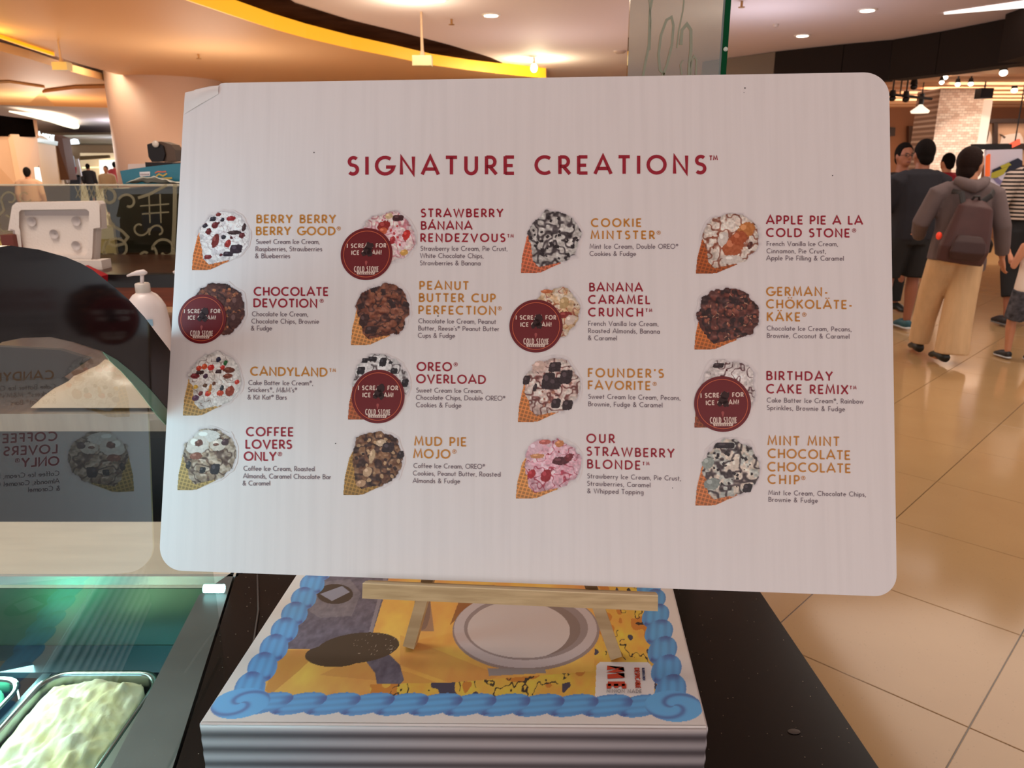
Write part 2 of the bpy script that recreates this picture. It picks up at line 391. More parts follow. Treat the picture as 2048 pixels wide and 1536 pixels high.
def tile_at(i, j):
    global tme
    if tme is None:
        bm = bmesh.new(); g = .0016
        add_box(bm, (g, g, -.0029), (.6 - g, .6 - g, 0)); 
        bmesh.ops.bevel(bm, geom=[e for e in bm.edges if all(v.co.z > -.001 for v in e.verts)], offset=.0012, segments=1, affect='EDGES')
        tme = bpy.data.meshes.new('floor_tile'); bm.to_mesh(tme); bm.free(); tme.materials.append(FLT)
    o = bpy.data.objects.new('floor_tile', tme); COL.objects.link(o); o.parent = floor
    o.matrix_world = Matrix.Translation(corner + tper * (i * .6) + tdir * (j * .6)) @ Matrix((tper, tdir, Vector((0, 0, 1)))).transposed().to_4x4()
GR = mat('grout', (88, 62, 40), .8)
cells = []
for i in range(-22, 24):
    for j in range(-20, 24):
        c = corner + tper * (i * .6 + .3) + tdir * (j * .6 + .3)
        if c.y < .6 or c.y > 11.5: continue
        px, py = project(np.array([[c.x, c.y, 0]]))
        if 1480 < px[0] < 2048 + 330 / c.y * 2 and py[0] < 1750: cells.append((i, j))
bm = bmesh.new()
for (i, j) in cells: tile_at(i, j)

# ---- ceilings and soffits
CEIL = 1.45 + H
ceil_m = mat('ceiling_paint', (228, 214, 218), .75)
tag(box('ceiling', (-30, -4, CEIL), (22, 40, CEIL + .15), ceil_m), kind='structure')
def slab(name, pts, z, th, m, parent=None):
    return prism(name, [PZ(x, y, z) for x, y in pts], (0, 0, th), m, parent)
soff_m = mat('soffit_paint', (232, 188, 142), .6)
ZS = H + 1.30
curveR = [(330, -10), (370, 0), (420, 17), (480, 37), (545, 58), (610, 76), (700, 97), (780, 113), (860, 130), (940, 141), (1050, 153), (1090, 157)]
curveL = [(1080, 172), (700, 182), (420, 176), (330, 164), (232, 148), (175, 132), (110, 112), (55, 94), (0, 75), (-60, 52), (-120, 20)]
soff = slab('trim_1', curveR + curveL + [(-120, -60), (300, -60)], ZS, .15, soff_m); tag(soff, kind='structure')
# yellow lit fascia along the soffit edge
yel = mat('yellow_fascia', (255, 184, 36), .45, emis=.5)
def fascia(name, pts, z0, z1, m, parent, th=.02):
    V = []; Fc = []
    P0 = [PZ(x, y, z0) for x, y in pts]
    for k, p in enumerate(P0):
        t = (P0[min(k + 1, len(P0) - 1)] - P0[max(k - 1, 0)]); t.z = 0; t.normalize(); nrm = Vector((t.y, -t.x, 0))
        for off in (0.003, th):
            V.append(p + nrm * off); V.append(p + nrm * off + Vector((0, 0, z1 - z0)))
    for k in range(len(P0) - 1):
        a, b = 4 * k, 4 * (k + 1)
        Fc += [(a + 2, b + 2, b + 3, a + 3), (a, a + 1, b + 1, b), (a, b, b + 2, a + 2), (a + 1, a + 3, b + 3, b + 1)]
    Fc += [(0, 2, 3, 1), (4 * len(P0) - 4, 4 * len(P0) - 3, 4 * len(P0) - 1, 4 * len(P0) - 2)]
    return pmesh(name, V, Fc, m, parent)
fascia('fascia_strip', curveR, ZS, CEIL - .003, yel, soff)
# dark slab standing in for ceiling shade between the fascia and bright ceiling
dark_ceiling = mat('ceiling_shade', (44, 28, 22), .9, noise=.5, nscale=2, c2=(70, 48, 38), spec=0)
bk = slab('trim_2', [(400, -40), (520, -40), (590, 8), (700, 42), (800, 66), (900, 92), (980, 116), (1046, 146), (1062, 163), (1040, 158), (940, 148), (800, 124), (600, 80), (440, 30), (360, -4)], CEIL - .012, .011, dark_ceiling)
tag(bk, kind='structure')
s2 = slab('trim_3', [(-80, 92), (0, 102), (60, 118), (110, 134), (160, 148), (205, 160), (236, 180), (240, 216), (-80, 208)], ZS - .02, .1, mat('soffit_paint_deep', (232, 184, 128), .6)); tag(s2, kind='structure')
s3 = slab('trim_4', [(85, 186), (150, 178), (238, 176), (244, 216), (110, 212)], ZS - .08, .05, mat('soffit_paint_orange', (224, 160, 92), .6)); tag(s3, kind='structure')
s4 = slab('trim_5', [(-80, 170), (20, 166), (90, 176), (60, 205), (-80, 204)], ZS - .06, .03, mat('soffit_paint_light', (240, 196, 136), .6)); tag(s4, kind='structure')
fas2 = fascia('fascia_strip', [(-60, 52), (0, 75), (55, 94), (110, 112)][::-1], ZS - .035, ZS, mat('amber_glow', (255, 170, 20), .5, emis=.7), soff, .03)  # glowing strip stands in for yellow light on the soffit underside

# ---- walls
tag(box('wall_back', (-30, 36, 0), (22, 36.3, CEIL), mat('far_wall', (226, 196, 162), .7)), kind='structure')
tag(box('wall_left', (-28, 24, 0), (-27.7, 36, CEIL), mat('far_wall2', (216, 180, 146), .7)), kind='structure')

# ---- round pillar behind the board
pil = thing('pillar', 'thick pale pink round pillar behind the black air dispenser, meeting the orange soffit', 'pillar')
pc = PY(345, 300, 13.0); pcx, pcy = pc.x, 13.0
pw = (PY(345, 250, 13).x - PY(238, 250, 13).x)
lathe('shaft', [(pw, 0), (pw, ZS + .15)], mat('pillar_paint', (236, 206, 188), .5), pil, (pcx, pcy, 0), 48)
lathe('base_ring', [(pw + .04, 0), (pw + .04, .16), (pw + .005, .17)], mat('pillar_base', (190, 160, 140), .5), pil, (pcx, pcy, 0), 48)

# ================================================================== LEFT FAR SHOPS
def card(name, pts, dep, m, parent=None, bevel=0):
    """pts (px,py,Y): a real slab standing at depth Y, 'dep' thick"""
    return prism(name, [PY(x, y, Y) for x, y, Y in pts], (0, dep, 0), m, parent, bevel)
def wallrun(name, x0, Y0, x1, Y1, z0, z1, th, m, parent=None):
    a = PY(x0, YH, Y0); b = PY(x1, YH, Y1)
    pts = [Vector((a.x, a.y, z0)), Vector((b.x, b.y, z0)), Vector((b.x, b.y, z1)), Vector((a.x, a.y, z1))]
    return prism(name, pts, (0, th, 0), m, parent)
shop = thing('chocolate_shop', 'beige far shop front with lit white sign and black band, left of the pillar', 'shop')
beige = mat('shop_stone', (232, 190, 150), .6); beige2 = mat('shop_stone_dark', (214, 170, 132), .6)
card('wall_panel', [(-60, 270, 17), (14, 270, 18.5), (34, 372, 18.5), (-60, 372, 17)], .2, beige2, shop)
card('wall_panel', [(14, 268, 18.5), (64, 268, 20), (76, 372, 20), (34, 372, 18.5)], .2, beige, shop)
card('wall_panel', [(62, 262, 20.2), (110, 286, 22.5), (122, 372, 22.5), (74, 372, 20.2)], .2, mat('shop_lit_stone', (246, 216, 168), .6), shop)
card('black_band', [(-60, 224, 16.9), (46, 237, 19.6), (52, 273, 19.6), (-60, 270, 16.9)], .4, mat('black_sign_band', (9, 6, 5), .9, spec=0), shop)
card('corner_post', [(46, 236, 19.7), (64, 240, 20.1), (68, 276, 20.1), (51, 274, 19.7)], .2, beige2, shop)
card('side_column', [(109, 270, 22.3), (124, 276, 22.6), (139, 360, 22.6), (121, 360, 22.3)], .4, mat('brown_column', (104, 68, 44), .6), shop)
sb = card('sign_box', [(64, 274, 20.0), (110, 283, 22.2), (109, 291, 22.2), (66, 283, 20.0)], .15, mat('pale_sign_box', (170, 200, 204), .4, emis=.25), shop)
def shopfn(x, y):
    t = (x - 62) / 48.0; return PY(x, y, 19.9 + 2.3 * t)
T = Text(shopfn)
T.line('(nbl)', 63, 277, 81, 280, 17, 2.6, xs=.9)
T.line('CHOCOLAT', 83, 279, 109, 283, 12, 1.8, xs=.55)
T.build('sign_lettering', mat('lit_letters', (225, 250, 255), .4, emis=1.3), shop)
# emblem on the lit wall: rays and dark bars
T = Text(lambda x, y: PY(x, y, 19.8 + 2.3 * (x - 62) / 48.0))
for k in range(9):
    a = math.radians(75 + 17 * k * .9); T.strip([(84 + 14 * math.cos(a), 340 - 22 * math.sin(a)), (84 + 18 * math.cos(a), 340 - 30 * math.sin(a))], 1.0)
for (x0, y0, x1, y1, w_) in ((78, 338, 91, 335, 5), (79, 346, 96, 344, 3), (80, 354, 93, 352, 3), (92, 346, 104, 358, 6), (94, 340, 98, 348, 5)):
    T.strip([(x0, y0), (x1, y1)], w_)
T.build('wall_emblem', mat('dark_print', (44, 28, 20), .6), shop)
card('menu_screen', [(63, 313, 19.8), (69, 314, 20.0), (76, 336, 20.0), (68, 336, 19.8)], .06, mat('dark_screen', (70, 52, 50), .3), shop)
card('lit_screen', [(68, 335, 19.7), (76, 335, 19.9), (83, 372, 19.9), (73, 372, 19.7)], .06, mat('lit_screen', (215, 245, 250), .3, emis=.9), shop)
# oval light in the far ceiling
ol = slab('ceiling_light', [(18, 224), (60, 228), (100, 232), (130, 238), (150, 245), (159, 252), (157, 257), (148, 258), (128, 253), (100, 244), (60, 234)], ZS + .02, .03, mat('lit_diffuser', (255, 244, 214), .4, emis=1.6))
tag(ol, 'long white oval light panel in the far left ceiling', 'light')
# lower bright ceiling and shops in the distance
slab('ceiling_panel', [(124, 274), (240, 272), (252, 308), (128, 306)], H + .92, .05, mat('cool_ceiling', (196, 208, 216), .6)); tag(bpy.data.objects['ceiling_panel'], 'pale blue grey lowered ceiling panel over the distant shops', 'ceiling panel')
for n_, pl in enumerate(([(134, 283), (148, 278), (156, 280), (159, 288), (142, 289)], [(128, 292), (136, 289), (137, 292), (130, 296)], [(196, 298), (243, 292), (247, 303), (205, 304)])):
    q = slab('ceiling_light', pl, H + .905, .012, mat('cool_diffuser', (240, 250, 255), .4, emis=1.4))
    tag(q, ('small square ceiling light in the pale distant ceiling', 'tiny ceiling light beside the brown shop column', 'wide bright ceiling light next to the round pillar')[n_], 'light')
far = thing('distant_shop', 'cream lit distant shop front between the brown column and the round pillar', 'shop')
card('lit_wall', [(160, 306, 33), (250, 306, 33), (250, 406.5, 33), (160, 406.5, 33)], .3, mat('cream_lit_wall', (246, 222, 184), .6, emis=.25), far)
card('window_glow', [(198, 320, 32.8), (246, 320, 32.8), (246, 356, 32.8), (200, 356, 32.8)], .1, mat('window_glow', (255, 250, 240), .5, emis=.9), far)
card('beam', [(160, 312, 32.6), (215, 310, 32.6), (216, 316, 32.6), (160, 320, 32.6)], .2, mat('dark_beam', (110, 84, 48), .6), far)
card('counter_light', [(164, 334, 32.6), (198, 333, 32.6), (198, 336, 32.6), (164, 337, 32.6)], .1, mat('counter_glow', (255, 236, 170), .5, emis=1.2), far)
k2 = thing('poster_stand', 'dark blue and red poster stand beside the brown shop column', 'stand')
card('poster', [(136, 314, 25), (146, 312, 25), (152, 345, 25), (144, 350, 25)], .05, mat('navy_print', (38, 44, 58), .5), k2)
card('red_panel', [(141, 334, 24.9), (152, 334, 24.9), (152, 348, 24.9), (143, 350, 24.9)], .04, mat('red_print', (160, 34, 50), .5), k2)
card('side_panel', [(150, 318, 25), (156, 318, 25), (163, 352, 25), (156, 354, 25)], .05, mat('pale_print', (190, 190, 200), .5), k2)
card('foot', [(140, 348, 25), (160, 350, 25), (160, 429, 25), (140, 429, 25)], .05, mat('navy_print', (38, 44, 58), .5), k2)

# ================================================================== RIGHT SHOP
rs = thing('shop_front', 'dark brown shop entrance fascia crossing the upper right above the crowd', 'shop front')
darkf = mat('fascia_brown', (34, 24, 20), .7, spec=.1)
fp = [PZ(2300, 66, H + 1.0), PZ(2048, 125, H + 1.0), PZ(1870, 149, H + 1.0), PZ(1776, 160, H + 1.0), PZ(1545, 176, H + 1.0)]
def facade_panel(a, b, z0, z1, m):
    d = (b - a); d.z = 0; d.normalize(); nrm = Vector((-d.y, d.x, 0)); nrm = nrm if nrm.y > 0 else -nrm
    g = d * .004
    prism('fascia_panel', [Vector((a.x, a.y, z0)) + g, Vector((b.x, b.y, z0)) - g, Vector((b.x, b.y, z1)) - g, Vector((a.x, a.y, z1)) + g], nrm * .25, m, rs)
for a, b in zip(fp[:3], fp[1:4]): facade_panel(a, b, H + 1.0, CEIL - .005, darkf)
facade_panel(PZ(1776, 160, H + 1.0), PZ(1680, 166, H + 1.0), H + 1.0, CEIL - .005, darkf)
facade_panel(PZ(1680, 166, H + 1.0), PZ(1545, 176, H + 1.0), H + 1.0, CEIL - .005, darkf)
facade_panel(PZ(1545, 176, H + 1.0), PZ(1400, 190, H + 1.0), H + .8, CEIL - .005, mat('fascia_light_brown', (86, 64, 52), .55))
# interior
SY = 17.0
wall_r = box('wall_right', (3.5, SY, 0), (16, SY + .2, H + 1.45), mat('shop_brown_wall', (146, 98, 68), .75)); tag(wall_r, kind='structure')
shc = box('ceiling_shop', (4.3, 10.6, H + 1.30), (16, SY, H + 1.34), mat('shop_ceiling', (180, 132, 96), .8)); tag(shc, kind='structure')
slm = mat('slat_wood', (236, 186, 142), .6)
for k in range(9):
    y = 10.9 + k * .72
    box('ceiling_slat', (4.4, y, H + 1.18), (15.5, y + .34, H + 1.26), slm, shc)
# brick column
bc = thing('brick_column', 'white painted brick column lit by spotlights behind the crowd', 'column')
a = PY(1864, 300, 12.6); b = PY(1952, 300, 12.6)
bricks = mat('white_brick_paint', (236, 216, 200), .7)
nt = bricks.node_tree; pb = nt.nodes['Principled BSDF']; tc = nt.nodes.new('ShaderNodeTexCoord'); mp = nt.nodes.new('ShaderNodeMapping'); mp.inputs['Rotation'].default_value = (math.pi / 2, 0, 0)
br = nt.nodes.new('ShaderNodeTexBrick'); br.inputs['Scale'].default_value = 6.5; br.inputs['Color1'].default_value = lin((240, 222, 206)) + (1,); br.inputs['Color2'].default_value = lin((208, 176, 156)) + (1,); br.inputs['Mortar'].default_value = lin((170, 140, 122)) + (1,)
br.inputs['Mortar Size'].default_value = .015
nt.links.new(tc.outputs['Object'], mp.inputs[0]); nt.links.new(mp.outputs[0], br.inputs[0]); nt.links.new(br.outputs[0], pb.inputs['Base Color'])
box('shaft', (a.x, 12.6, 0), (b.x, 13.3, H + 1.16), bricks, bc)
box('side_pier', (b.x + .02, 12.7, 0), (b.x + .20, 13.2, H + 1.0), mat('pier_white', (246, 236, 226), .6), bc)
# framed windows to the right of the column
wn = thing('display_window', 'dark framed shop display window with pale figures right of the brick column', 'window')
dk = mat('dark_frame', (52, 34, 26), .5)
WY = 15.5
card('backing', [(1954, 248, WY + .1), (2130, 246, WY + .1), (2130, 330, WY + .1), (1954, 330, WY + .1)], .04, mat('window_backing', (206, 170, 142), .7), wn)
for (x0, y0, x1, y1) in ((1950, 238, 2130, 246), (1950, 238, 1955, 330), (1988, 245, 1996, 330), (1944, 288, 2130, 300)):
    card('frame_bar', [(x0, y0, WY), (x1, y0 - (2 if x1 > 2000 else 0), WY), (x1, y1, WY), (x0, y1, WY)], .06, dk, wn)
for poly in ([(1958, 262), (1964, 250), (1970, 262), (1968, 288), (1958, 288)], [(1974, 280), (1980, 262), (1984, 274), (1986, 288), (1970, 288)], [(2000, 288), (2004, 272), (2022, 268), (2040, 266), (2046, 276), (2048, 288)]):
    card('pale_figure', [(x, y, WY + .08) for x, y in poly], .02, mat('pale_print2', (240, 226, 216), .6), wn)
card('dark_figure', [(x, y, WY + .07) for x, y in ((1972, 256), (1977, 252), (1978, 268), (1974, 284), (1970, 282))], .02, mat('gray_print', (96, 80, 72), .6), wn)
card('dark_figure', [(x, y, WY + .07) for x, y in ((2000, 268), (2004, 269), (2012, 274), (2009, 277))], .02, mat('gray_print', (96, 80, 72), .6), wn)
dw = thing('doorway', 'dark doorway with a lit yellow exit notice left of the brick column', 'doorway')
card('frame', [(1818, 252, 16.8), (1856, 252, 16.8), (1852, 474.5, 16.8), (1818, 474.5, 16.8)], .1, mat('door_brown', (74, 44, 30), .6), dw)
card('opening', [(1831, 256, 16.7), (1856, 258, 16.7), (1852, 475, 16.7), (1831, 475, 16.7)], .08, mat('door_black', (16, 10, 8), .6), dw)
card('lit_notice', [(1833, 260, 16.6), (1851, 260, 16.6), (1851, 275, 16.6), (1833, 275, 16.6)], .05, mat('notice_yellow', (236, 222, 150), .5, emis=.7), dw)
q = card('wall_picture', [(1778, 254, 16.9), (1791, 255, 16.9), (1790, 272, 16.9), (1778, 272, 16.9)], .05, dk); tag(q, 'small dark framed picture on the brown shop wall beside the menu board edge', 'picture')
# table with colourful stand (screen + banners) behind the crowd
q = thing('display_stand', 'white display stand with violet arch, navy and yellow graphics behind the striped shirt', 'stand')
DY = 8.6
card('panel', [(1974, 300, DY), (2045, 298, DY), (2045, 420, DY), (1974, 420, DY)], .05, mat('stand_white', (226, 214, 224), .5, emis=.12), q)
card('header', [(1950, 288, DY), (2024, 288, DY), (2024, 298, DY), (1950, 299, DY)], .08, mat('stand_black', (24, 16, 14), .5), q)
T = Text(lambda x, y: PY(x, y, DY - .012)); T.strip(arc(2012, 338, 26, 30, 170, -10, 12)[0:13], 9)
T.v = T.v; T.build('violet_arch', mat('violet_print', (150, 140, 190), .5), q)
T = Text(lambda x, y: PY(x, y, DY - .02)); T.poly([(1984, 340), (2036, 316), (2045, 322), (2045, 338), (1986, 350)]); T.build('navy_graphic', mat('navy_print2', (34, 36, 60), .5), q)
T = Text(lambda x, y: PY(x, y, DY - .028)); T.poly([(1983, 346), (2018, 332), (2008, 348), (1992, 356), (1982, 356)]); T.poly([(2000, 332), (2018, 325), (2023, 330), (2004, 337)]); T.build('yellow_graphic', mat('yellow_print', (206, 196, 60), .5), q)
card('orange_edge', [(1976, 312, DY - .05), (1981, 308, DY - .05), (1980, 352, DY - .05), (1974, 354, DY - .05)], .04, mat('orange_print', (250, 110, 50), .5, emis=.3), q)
card('blue_edge', [(1976, 356, DY - .05), (1981, 356, DY - .05), (1978, 376, DY - .05), (1974, 374, DY - .05)], .04, mat('blue_print', (110, 160, 196), .5), q)
card('foot', [(2020, 419, DY), (2026, 419, DY), (2026, 594, DY), (2020, 594, DY)], .05, mat('stand_black', (24, 16, 14), .5), q)
q = thing('lit_sign', 'small glowing red sign above the white display stand', 'sign')
card('sign_face', [(2019, 290, 9.4), (2040, 278, 9.4), (2041, 288, 9.4), (2021, 297, 9.4)], .05, mat('red_lit_sign', (255, 96, 66), .5, emis=.9), q)
p_ = PY(2030, 284, 9.43); bm = bmesh.new(); add_tube(bm, [p_, (p_.x, p_.y, CEIL - .002)], .008, 6); bmobj('hanger', bm, mat('black_metal', (22, 18, 16), .45), q)
# track lights
blk = mat('black_metal', (22, 18, 16), .45)
bulb = mat('spot_glow', (255, 246, 232), .4, emis=6)
def spot(px, py, Y, r, label, lit=True):
    c = PY(px, py, Y); t = thing('spotlight', label, 'spotlight', 'shop track spotlights', c)
    top = H + 1.18 if c.z < H + 1.15 else H + 1.29
    bm = bmesh.new(); add_tube(bm, [(0, 0, r * .6), (0, 0, r * 2.2)], [r * 1.0, r * .7], 12); bmobj('housing', bm, blk, t)
    bm = bmesh.new(); add_tube(bm, [(0, 0, r * 2.2), (0, 0, max(r * 3, top - c.z))], .012, 6); bmobj('stem', bm, blk, t)
    bm = bmesh.new(); add_ell(bm, (0, -.2 * r, 0), (r * .95, r * .95, r * .8), 12); bmobj('lamp', bm, bulb if lit else blk, t, smooth=True)
where = ['topmost lit spotlight above the brick column', 'leftmost lit spotlight above the brick column', 'middle lit spotlight above the brick column', 'right lit spotlight of the group above the brick column', 'large lit spotlight with an orange cap at the far upper right', 'lit spotlight at the right above the display window']
for (px, py, Y, r), lb in zip(((1890, 155, 11.2, .035), (1883, 165, 11.2, .032), (1915, 169, 11.2, .034), (1941, 168, 11.2, .034), (2006, 146, 10.7, .05), (2028, 181, 12.5, .045)), where):
    spot(px, py, Y, r, lb)
for (px, py), lb in zip(((1784, 197), (1811, 199), (1795, 146), (1827, 174)), ('unlit black spotlight nearest the board edge', 'unlit black spotlight left of the pendant lamp', 'unlit black spotlight tucked under the dark fascia', 'unlit black spotlight on the slats over the pendant lamp')):
    spot(px, py, 11.5, .05, lb, False)
q = thing('track_rail', 'black curved light track rail over the pendant lamp', 'rail'); pts = [PY(x, y, 11.5) for x, y in ((1770, 188), (1800, 191), (1830, 194), (1864, 198))]
bm = bmesh.new(); add_tube(bm, pts, .018, 6); bmobj('rail', bm, blk, q)
bm = bmesh.new(); add_tube(bm, [pts[1], Vector((pts[1].x, pts[1].y, H + 1.18))], .01, 6); bmobj('hanger', bm, blk, q)
c = PY(1840, 222, 12.0); q = thing('pendant_lamp', 'white saucer pendant lamp hanging left of the brick column', 'lamp', loc=c)
bm = bmesh.new(); add_tube(bm, [(0, 0, -.03), (0, 0, .0), (0, 0, .06), (0, 0, .09)], [.115, .13, .05, .02], 24, cap=True); bmobj('shade', bm, mat('shade_white', (255, 240, 214), .5, emis=1.0), q)
bm = bmesh.new(); add_tube(bm, [(0, 0, .09), (0, 0, .24)], .035, 10); bmobj('holder', bm, blk, q)
bm = bmesh.new(); add_tube(bm, [(0, 0, .24), (0, 0, H + 1.18 - c.z)], .008, 6); bmobj('cord', bm, blk, q)
c = PY(1968, 187, 11.9); q = thing('speaker', 'black box speaker hanging from the slats right of the brick column', 'speaker', loc=c)
box('cabinet', (-.09, -.08, -.07), (.09, .08, .07), blk, q, .01); box('grille', (-.075, -.088, -.055), (.075, -.081, .055), mat('grille', (34, 30, 30), .7, bump=.4, nscale=200), q)
bm = bmesh.new(); add_tube(bm, [(0, 0, .07), (0, 0, H + 1.18 - c.z)], .012, 6); bmobj('bracket', bm, blk, q)

# ================================================================== MAIN CEILING FITTINGS
def downlight(px, py, rx, label):
    c = PZ(px, py, CEIL); t = thing('downlight', label, 'downlight', 'recessed ceiling downlights', c)
    bm = bmesh.new(); add_tube(bm, [(0, 0, -.012), (0, 0, -.001)], [rx, rx * 1.15], 24); bmobj('trim_ring', bm, mat('ring_white', (240, 230, 225), .5), t)
    bm = bmesh.new(); add_tube(bm, [(0, 0, -.016), (0, 0, -.0125)], rx * .8, 24); bmobj('lens', bm, mat('lamp_glow', (255, 246, 228), .4, emis=5), t)
downlight(982, 29, .085, 'downlight left of the hanging glass panel, above the board top edge')
downlight(875, -2, .085, 'downlight cut by the top edge of the photo above the white dome camera')
downlight(1735, 19, .08, 'downlight nearest the long strip light at the upper right')
downlight(1605, 70, .08, 'downlight between the green glass edge and the dark fascia')
q = slab('strip_light', [(1888, 27), (2060, 2), (2060, 15), (1888, 29)], CEIL - .012, .01, mat('strip_glow', (255, 248, 240), .4, emis=1.6)); tag(q, 'long white linear strip light in the upper right ceiling', 'light')
def sprink(px, py, lb):
    c = PZ(px, py, CEIL if px > 420 else ZS); t = thing('sprinkler', lb, 'sprinkler', loc=c)
    br_ = mat('brass', (176, 130, 80), .4, .6)
    bm = bmesh.new(); add_tube(bm, [(0, 0, -.05), (0, 0, 0)], .012, 8); bmobj('pipe', bm, br_, t)
    bm = bmesh.new(); add_tube(bm, [(0, 0, -.055), (0, 0, -.05)], .03, 12); bmobj('deflector', bm, br_, t)
sprink(397, 108, 'small brass sprinkler under the orange soffit')
sprink(903, 38, 'small brass sprinkler on the bright ceiling near the downlight')
sprink(1484, 2, 'small sprinkler at the top edge right of the green glass edge')
for px, py, lb in ((1240, 102, 'flat round smoke detector left of the hanging glass panel'), (1552, 48, 'tiny smoke detector right of the green glass edge')):
    c = PZ(px, py, CEIL); t = thing('smoke_detector', lb, 'detector', loc=c)
    bm = bmesh.new(); add_tube(bm, [(0, 0, -.03), (0, 0, -.012), (0, 0, 0)], [.05, .08, .085] if px < 1500 else [.02, .03, .03], 20); bmobj('cover', bm, mat('detector_gray', (190, 170, 160), .5), t)
def domecam(px, py, Y, s, lb):
    c = PY(px, py, Y); t = thing('ceiling_speaker', lb, 'speaker', loc=c); w_ = mat('fixture_cream', (206, 186, 140), .5)
    bm = bmesh.new(); add_box(bm, (-.09 * s, -.06 * s, -.05 * s), (.09 * s, .06 * s, .04 * s)); bmobj('housing', bm, w_, t, bevel=.01)
    bm = bmesh.new(); add_tube(bm, [(0, 0, .04 * s), (0, 0, .09 * s), (0, 0, CEIL - c.z)], [.03 * s, .015 * s, .010 * s], 8); bmobj('rod', bm, mat('rod_tan', (196, 160, 130), .5), t)
domecam(845, 121, 8.2, 1.05, 'cream box fitting on a thin rod above the yellow fascia')
domecam(124, 132, 9.0, .9, 'yellow tinted box fitting hanging under the left soffit')
c = PY(1068, 136, 11.5); t = thing('bare_lamp', 'glowing bare lamp at the end of the dark ceiling band', 'lamp', loc=c)
bm = bmesh.new(); add_ell(bm, (0, 0, 0), (.05, .05, .06), 14); bmobj('bulb', bm, mat('bulb_glow', (255, 226, 160), .4, emis=9), t, smooth=True)
bm = bmesh.new(); add_tube(bm, [(0, 0, .05), (0, 0, CEIL - c.z)], .015, 8); bmobj('stem', bm, mat('rod_tan', (196, 160, 130), .5), t)

# ================================================================== BACK COUNTERS (left)
ZB = H - .29; ZL = H - .39
wood = mat('wood_panel', (150, 70, 34), .45, noise=.35, nscale=6, stretch=(1, 1, 12))
woodt = mat('wood_top', (74, 44, 28), .35, noise=.4, nscale=5, stretch=(1, 8, 1))
steel = mat('stainless', (176, 168, 160), .28, 1, noise=.12, nscale=8, stretch=(12, 1, 1), bump=.05)
bb = thing('back_counter', 'dark wooden back counter with black trim behind the soap bottle', 'counter')
xr = .25
box('top', (-2.6, 2.16, ZB - .02), (xr, 3.15, ZB), woodt, bb); box('front_trim', (-2.6, 2.12, ZB - .032), (xr, 2.158, ZB + .004), mat('black_trim', (20, 16, 16), .35), bb, .004)
box('front_panel', (-2.6, 2.14, ZL - .05), (xr, 2.17, ZB - .033), wood, bb); box('body', (-2.6, 2.18, 0), (xr, 3.1, ZB - .022), mat('dark_body', (34, 24, 20), .6), bb)
lb = thing('steel_counter', 'lower stainless work counter under the soap bottle', 'counter')
box('worktop', (-2.6, 1.20, ZL - .03), (xr, 2.13, ZL), steel, lb, .004)
box('back_lip', (-2.6, 2.115, ZL), (xr, 2.135, ZL + .012), mat('lip_tan', (190, 150, 116), .4), lb)
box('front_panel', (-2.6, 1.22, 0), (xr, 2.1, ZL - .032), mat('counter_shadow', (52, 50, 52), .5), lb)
# frosted glass partition
GY = 2.66
gp = thing('glass_partition', 'low glass partition with frosted scroll ornament behind the white foam box', 'partition')
gx0, gx1 = PY(-60, 400, GY).x, PY(420, 400, GY).x
gz = PY(100, 371, GY).z
box('glass_pane', (gx0, GY, ZB), (gx1, GY + .008, gz), glass('partition_glass', (.80, .80, .70), base=.0, ior=1.6), gp)
box('top_edge', (gx0, GY - .001, gz), (gx1, GY + .009, gz + .004), mat('glass_edge_pale', (206, 196, 170), .3), gp)
fro = mat('frosted_print', (168, 156, 122), .6); fro.node_tree.nodes['Principled BSDF'].inputs['Alpha'].default_value = .5
def scroll(pts, w_): 
    T = Text(lambda x, y: PY(x, y, GY - .0012)); T.strip(pts, w_); T.build('frosted_scroll', fro, gp)
def spiral(cx, cy, r0, r1, a0, a1, n=22):
    return [(cx + (r0 + (r1 - r0) * k / n) * math.cos(math.radians(a0 + (a1 - a0) * k / n)), cy + (r0 + (r1 - r0) * k / n) * math.sin(math.radians(a0 + (a1 - a0) * k / n))) for k in range(n + 1)]
scroll(spiral(216, 396, 24, 5, 190, 520), 6); scroll(spiral(256, 406, 20, 6, 200, 470), 5); scroll(spiral(222, 436, 30, 12, 200, 60), 5)
scroll([(214, 430), (226, 452), (244, 462), (256, 474), (246, 488), (228, 492), (212, 484), (206, 500), (214, 512), (232, 518)], 6)
scroll(spiral(236, 500, 30, 8, 150, 500), 5); scroll(spiral(292, 512, 24, 6, -60, 300), 5); scroll(spiral(330, 500, 26, 8, 180, 500), 5)
scroll([(334, 370), (300, 388), (276, 396)], 6); scroll([(350, 368), (349, 440), (346, 500), (352, 540)], 8)
scroll([(280, 412), (338, 408)], 3); scroll([(284, 428), (338, 424)], 3); scroll([(298, 392), (300, 446)], 3); scroll([(320, 388), (322, 446)], 3)
scroll(spiral(280, 456, 18, 6, 0, 300), 4); scroll(spiral(316, 464, 18, 5, 160, 430), 4)
for k in range(7): scroll([(150 + k * 9, 372), (160 + k * 9, 396)], 2.2); scroll([(162 + k * 9, 372), (152 + k * 9, 396)], 2.2)
scroll(spiral(20, 398, 18, 5, 160, 480), 4); scroll(spiral(50, 392, 14, 5, 30, 330), 4); scroll([(-10, 440), (8, 420), (2, 400)], 5); scroll(spiral(8, 450, 20, 8, -80, 200), 4)
